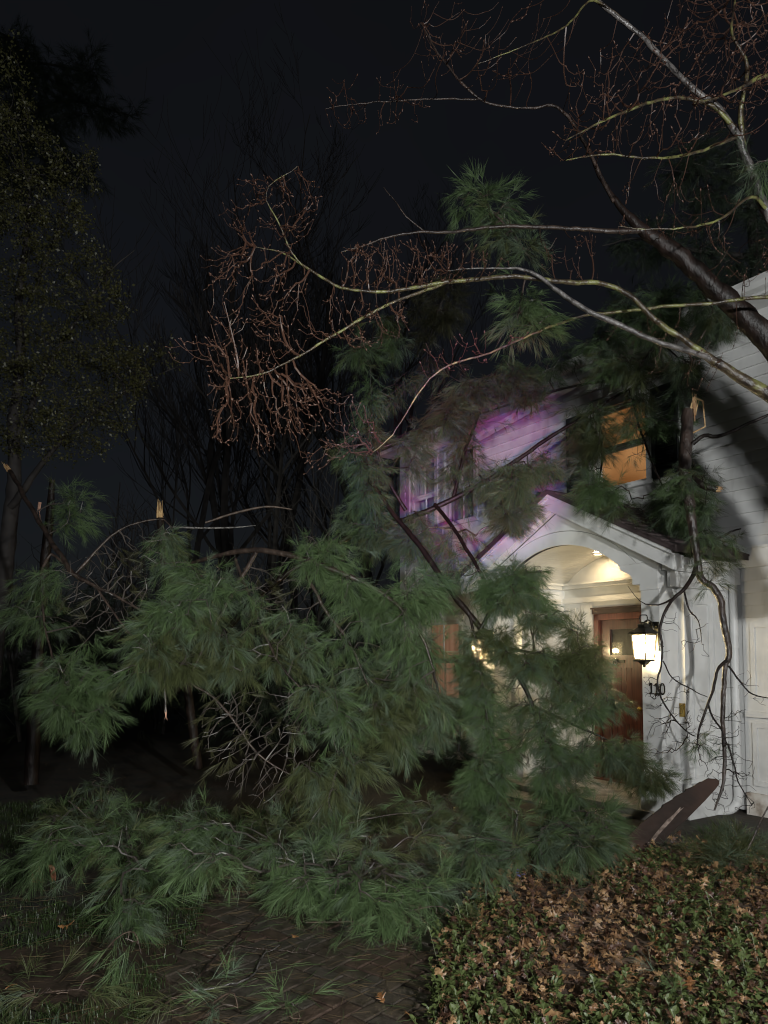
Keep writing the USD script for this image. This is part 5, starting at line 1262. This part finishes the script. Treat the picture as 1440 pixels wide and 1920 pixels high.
S = [(0.16, -0.060), (0.17, -0.030), (0.30, -0.012), (0.44, 0.004), (0.52, 0.002), (0.60, 0.010), (0.585, -0.004), (0.62, -0.010), (0.53, -0.014), (0.46, -0.024), (0.33, -0.034)]
m = trimesh.creation.extrude_polygon(Polygon([(s * Lb, w) for s, w in S]), 0.004, engine='earcut'); v = np.array(m.vertices)
obj('split_face', (A0 + v[:, :1] * ax + v[:, 1:2] * wv + (sgn * (0.0235 + v[:, 2:3] * 1.0)) * tv, np.array(m.faces)), mat('bared_wood', (0.06, 0.042, 0.033), (0.26, 0.20, 0.165), 0.7, 26, 0.6, 80, spec=0.15), bd)
lg = thing('split_log', 'split piece of wood with torn end lying below the downspout', 'wood piece')
P = smooth_line([gnd(1372, 1578, 0.09), gnd(1400, 1598, 0.07), gnd(1430, 1618, 0.05)], 0.03)
obj('piece', tube(P, np.linspace(0.05, 0.035, len(P)), 8, True, 0.35, 3), mat('split_wood', (0.10, 0.055, 0.03), (0.30, 0.22, 0.13), 0.6, 12, 0.6, 60), lg)
obj('torn_end', splinter(P[0], P[0] - P[3], .045, .14, RS(8), 7), RAW_PINK, lg)

# ------------------------------------------------------------------ the planting bed: oak leaves, ground cover, flowers
r_ = RS(88)
import shapely
BP = Polygon(BED)
def spots(pg, n, r, near=True, xmax=3.6, ymin=2.9):
    x0, y0, x1, y1 = pg.bounds; out = []
    while len(out) < n:
        c = r.uniform((x0, max(y0, ymin)), (min(x1, xmax), y1), (n * 2, 2)); out += list(c[shapely.contains_xy(pg, c[:, 0], c[:, 1])])
    return np.array(out[:n])
def oak_leaf(seed):
    r = RS(seed); side = []
    L = r.uniform(0.075, 0.135)
    xs = [0.0, 0.10, 0.20, 0.29, 0.37, 0.46, 0.54, 0.62, 0.71, 0.79, 0.87, 0.94]
    ws = [0.012, 0.05, 0.19, 0.09, 0.10, 0.33, 0.12, 0.12, 0.34, 0.13, 0.16, 0.10]
    up = [(x + (0.05 if w > 0.18 else 0) + r.normal(0, 0.012), w * r.uniform(0.8, 1.15)) for x, w in zip(xs, ws)]
    dn = [(x + (0.05 if w > 0.18 else 0) + r.normal(0, 0.012), -w * r.uniform(0.8, 1.15)) for x, w in zip(xs, ws)]
    mid = [(x, 0.0) for x in xs] + [(1.02, 0.0)]
    V, Fc = [], []
    def strip(a):
        b = len(V); V.extend([*mid, *a]); k = len(mid)
        for i in range(len(a) - 1):
            Fc.append([b + i, b + i + 1, b + k + i + 1] if a[0][1] < 0 else [b + i, b + k + i + 1, b + i + 1]); Fc.append([b + i, b + k + i + 1, b + k + i] if a[0][1] < 0 else [b + i, b + k + i, b + k + i + 1])
        Fc.append([b + len(a) - 1, b + len(a), b + k + len(a) - 1])
    strip(up); strip(dn)
    V = np.array(V) * L
    c1, c2, c3 = r.normal(0, 5.0), r.normal(3.5, 6.0), r.uniform(-5, 5)
    z = c1 * (V[:, 0] - L / 2) ** 2 + c2 * V[:, 1] ** 2 + c3 * V[:, 0] * V[:, 1] + r.normal(0, 0.002, len(V))
    return np.c_[V, z], np.array(Fc)
bed = stage.GetPrimAtPath('/World/planting_bed')
leafs = [oak_leaf(900 + k) for k in range(14)]
def leaf_pose(p, r, z, flat=0.35):
    R = (rot_z(np.array([r.uniform(0, 6.28)])) @ rot_x(np.array([r.normal(0, flat)])) @ rot_y(np.array([r.normal(0, flat)])) @ rot_x(np.array([math.pi * (r.uniform() < 0.4)])))[0]
    return R
S = spots(BP, 6200, r_)
S = S[np.argsort(S[:, 1])]
near_i = r_.permutation(3200)[:290]
isnear = np.zeros(len(S), bool); isnear[near_i] = True
WP = [0.26, 0.38, 0.18, 0.06, 0.12]
for k in np.where(isnear)[0]:
    v, f = leafs[r_.randint(14)]
    R = leaf_pose(S[k], r_, 0, 0.5)
    obj('oak_leaf', (v @ R.T * r_.uniform(0.6, 1.1) + [S[k][0], S[k][1], 0.03 + r_.uniform(0.03, 0.085)], f), OAKS[r_.choice(5, p=WP)], bed)
rest = S[~isnear]
for q in range(3):
    sel = rest[q::3]
    Rr = np.array([leaf_pose(p, r_, 0, 0.5) for p in sel])
    scatter('more_oak_leaves', leafs, OAKS[(1, 4, 0)[q]], np.c_[sel, 0.03 + r_.uniform(0.01, 0.105, len(sel))], Rr, r_.uniform(0.30, 0.85, len(sel)), r_.randint(0, 14, len(sel)), bed, kind='stuff')
def cover_sprig(seed):
    r = RS(seed); V, Fc = [], []; parts = []
    h = r.uniform(0.07, 0.13); lean = r.normal(0, 0.03, 2)
    st = np.array([[0, 0, 0], [lean[0] * .5, lean[1] * .5, h * .5], [lean[0], lean[1], h]])
    parts.append(tube(st, [0.0014, 0.0012, 0.0009], 3, cap=False))
    for k in range(r.randint(6, 11)):
        s = r.uniform(0.25, 1.0); p = np.array([lean[0] * s, lean[1] * s, h * s]); az = r.uniform(0, 6.28); el = r.uniform(0.1, 1.1)
        d = np.array([math.cos(az) * math.cos(el), math.sin(az) * math.cos(el), math.sin(el)]); w = np.cross(d, [0, 0, 1]); w /= np.linalg.norm(w); nrm = np.cross(w, d)
        L = r.uniform(0.018, 0.036); W = L * r.uniform(0.28, 0.42)
        v = np.array([p, p + d * L * .35 + w * W + nrm * .003, p + d * L * .75 + w * W * .8, p + d * L - nrm * .004, p + d * L * .75 - w * W * .8, p + d * L * .35 - w * W + nrm * .003, p + d * L * 0.5 - nrm * .003])
        parts.append((v, np.array([[0, 1, 6], [1, 2, 6], [2, 3, 6], [3, 4, 6], [4, 5, 6], [5, 0, 6]])))
    return cat(parts)
S = spots(BP.buffer(0.03), 4200, r_, xmax=3.8)
dens = meshkit.fbm(np.c_[S * 1.6, np.zeros(len(S))], 3, 21)
S = S[dens + r_.uniform(-0.12, 0.12, len(S)) + 0.05 * (4.3 - S[:, 1]) > 0.45]
tag_gc = scatter('ground_cover', [cover_sprig(950 + k) for k in range(8)], COVER, np.c_[S, np.full(len(S), 0.025)], rot_z(r_.uniform(0, 6.28, len(S))), r_.uniform(0.7, 1.35, len(S)), r_.randint(0, 8, len(S)), label='low green ground cover plants growing through the leaves in the bed', cat='ground cover', kind='stuff')
def flower(px, py, label, n, seed):
    r = RS(seed); t = thing('spring_flower', label, 'flower')
    c = gnd(px, py, 0.10)
    for k in range(n):
        p = c + np.array([r.uniform(-0.05, 0.05), r.uniform(-0.04, 0.04), r.uniform(-0.01, 0.03)])
        obj('stem', tube([p - [0, 0, p[2] - 0.03], p], 0.0013, 3), COVER, t)
        parts = []
        for a in range(6):
            an = a * math.pi / 3 + r.normal(0, 0.1); d = np.array([math.cos(an), math.sin(an), 0.35]); w = np.array([-math.sin(an), math.cos(an), 0])
            L = 0.018
            parts.append((np.array([p, p + d * L * .6 + w * L * .3, p + d * L, p + d * L * .6 - w * L * .3]), np.array([[0, 1, 2], [0, 2, 3]])))
        obj('blossom', cat(parts), PETAL, t)
flower(980, 1640, 'little clump of blue flowers at the upper left corner of the leaf bed', 6, 31)
flower(1070, 1608, 'single blue flower beside the pine needles at the top of the leaf bed', 2, 32)
# withered drooping leaves on the left
wl = thing('withered_plant', 'three limp rust coloured withered leaf clusters hanging at the left edge of the lawn', 'withered plant')
for px, py, h in ((62, 1625, 55), (96, 1622, 30), (96, 1655, 35)):
    for k in range(4 if h > 50 else 2):
        p = at(px + k * 5 - 6, py, 5.6); L = h / F * 5.6 * (1 - 0.1 * k)
        q = smooth_line([p, p + [0.02, -0.01, -0.01], p + [0.04, -0.02, -L * 0.5], p + [0.045, -0.02, -L]], 0.02)
        obj('limp_leaf', tube(q, np.interp(np.linspace(0, 1, len(q)), [0, .3, .8, 1], [.004, .012, .010, .002]), 5), RUSTY, wl)
    s = tube(smooth_line([gnd(px + 25, py + 55, 0.0), at(px + 18, py + 15, 5.6), at(px, py, 5.6)], 0.03), 0.003, 4)
    obj('stem', s, TWIG_GREY, wl)

# ------------------------------------------------------------------ grass, litter, sticks
r_ = RS(99)
def tuft(seed, n=9, h=0.07):
    r = RS(seed); V, Fc = [], []
    for k in range(n):
        az = r.uniform(0, 6.28); b = np.array([r.normal(0, 0.02), r.normal(0, 0.02), 0]); d = np.array([math.cos(az), math.sin(az), 0]); w = np.array([-math.sin(az), math.cos(az), 0]) * 0.0018
        hh = h * r.uniform(0.5, 1.3); o = r.uniform(0.2, 0.9)
        m = b + d * hh * o * 0.35 + [0, 0, hh * 0.6]; t = b + d * hh * o + [0, 0, hh * (1.0 - 0.35 * o)]; i = len(V)
        V += [b - w, b + w, m + w * .8, m - w * .8, t]; Fc += [[i, i + 1, i + 2], [i, i + 2, i + 3], [i + 3, i + 2, i + 4]]
    return np.array(V), np.array(Fc)
n = 15000
S = np.c_[r_.uniform(-4.6, 1.0, n), 3.0 + 5.5 * r_.uniform(0, 1, n) ** 1.3]
ok = ~shapely.contains_xy(DP, S[:, 0], S[:, 1]) & ~shapely.contains_xy(BP, S[:, 0], S[:, 1])
dn = meshkit.fbm(np.c_[S * 1.3, np.zeros(n)], 3, 31)
mud = (S[:, 1] > 3.6) & (S[:, 1] < 4.25) & (S[:, 0] < -1.3)
ok &= (dn + r_.uniform(-0.08, 0.08, n) - 0.22 * mud > 0.47) & (S[:, 0] < 0.2)
S = S[ok]
scatter('grass', [tuft(970 + k) for k in range(6)], GRASS, np.c_[S, np.full(len(S), -0.035)], rot_z(r_.uniform(0, 6.28, len(S))), r_.uniform(0.6, 1.2, len(S)), r_.randint(0, 6, len(S)), label='patchy wet grass on the lawn left of the drive', cat='grass', kind='stuff')
n = 1500
S = np.c_[r_.uniform(-2.6, 0.35, n), r_.uniform(3.0, 5.6, n)]
nd = tube(np.array([[-0.07, 0, 0], [0, 0.006, 0.002], [0.07, 0, 0]]), [0.0010, 0.0015, 0.0007], 3)
lit_n = mat('fallen_needle', (0.04, 0.030, 0.016), (0.13, 0.088, 0.046), 0.45, 0.9)
pk = mat('fallen_green_needle', (0.04, 0.075, 0.025), (0.09, 0.13, 0.05), 0.4, 0.9)
sel = r_.uniform(size=n) < 0.6
for nm, m, q in (('dry_needle_litter', lit_n, sel), ('green_needle_litter', pk, ~sel)):
    c = q.sum()
    scatter(nm, [nd], m, np.c_[S[q], np.full(c, 0.0095) + r_.uniform(0, .004, c)], rot_z(r_.uniform(0, 6.28, c)) @ rot_y(r_.normal(0, .03, c)), r_.uniform(0.5, 1.1, c), np.zeros(c), label=('dry brown' if q is sel else 'green') + ' pine needles strewn over the wet bricks', cat='needle litter', kind='stuff')
def stick(label, spec, r0, r1, m, seed):
    t = thing('fallen_stick', label, 'stick')
    P = smooth_line([gnd(a, b, c) for a, b, c in spec], 0.03); r = RS(seed)
    P[1:-1] += r.normal(0, 0.003, (len(P) - 2, 3))
    wood(t, 'stick', P, np.linspace(r0, r1, len(P)), m, 7, 0.25, seed)
    G = Grown([(P, np.linspace(r0, r1, len(P)))], 0.04)
    T = P[r.randint(2, len(P) - 1, 6)] + np.c_[r.uniform(-.12, .12, 6), r.uniform(-.1, .1, 6), r.uniform(0, .03, 6)]
    T[:, 2] = np.maximum(T[:, 2], 0.012)
    G.reach(T, r).finish(0.0014)
    obj('twigs', G.twig_mesh(3), m, t, kind='stuff')
stick('pale wet curved stick lying on the bricks at the bottom', [(360, 1858, .02), (420, 1848, .02), (470, 1830, .02), (490, 1800, .02), (500, 1780, .02)], 0.007, 0.003, BARK_GREY, 41)
stick('straight dark stick pointing away from the eye on the left of the bricks', [(358, 1845, .012), (400, 1800, .015), (440, 1762, .015), (492, 1712, .015)], 0.008, 0.004, BARK_DARK, 42)
stick('thin dark stick lying across the middle of the bricks', [(425, 1772, .014), (500, 1780, .014), (590, 1790, .014)], 0.005, 0.002, BARK_DARK, 43)
stick('brown stick on the right of the bricks below the green sprig', [(690, 1710, .014), (740, 1760, .014), (790, 1800, .014)], 0.006, 0.003, BARK_PINE, 44)
# a few stray oak leaves on the lawn
for px, py in ((15, 1716), (10, 1850), (140, 1730), (560, 1755), (760, 1895), (720, 1880)):
    v, f = leafs[r_.randint(14)]; R = leaf_pose(None, r_, 0, 0.2)
    c = gnd(px, py, 0.02)
    o = obj('stray_oak_leaf', (v @ R.T * 0.8 + c, f), OAKS[r_.choice(5)])
    tag(o, {15: 'brown oak leaf on the lawn at the left edge above the mud', 10: 'oak leaf in the lawn at the lower left edge', 140: 'oak leaf on the muddy strip left of the tall sprig', 560: 'oak leaf on the bricks below the grey limb', 760: 'oak leaf on the bricks at the bottom beside the bed', 720: 'oak leaf on the bricks left of the leaf at the bed edge'}[px], 'oak leaf')
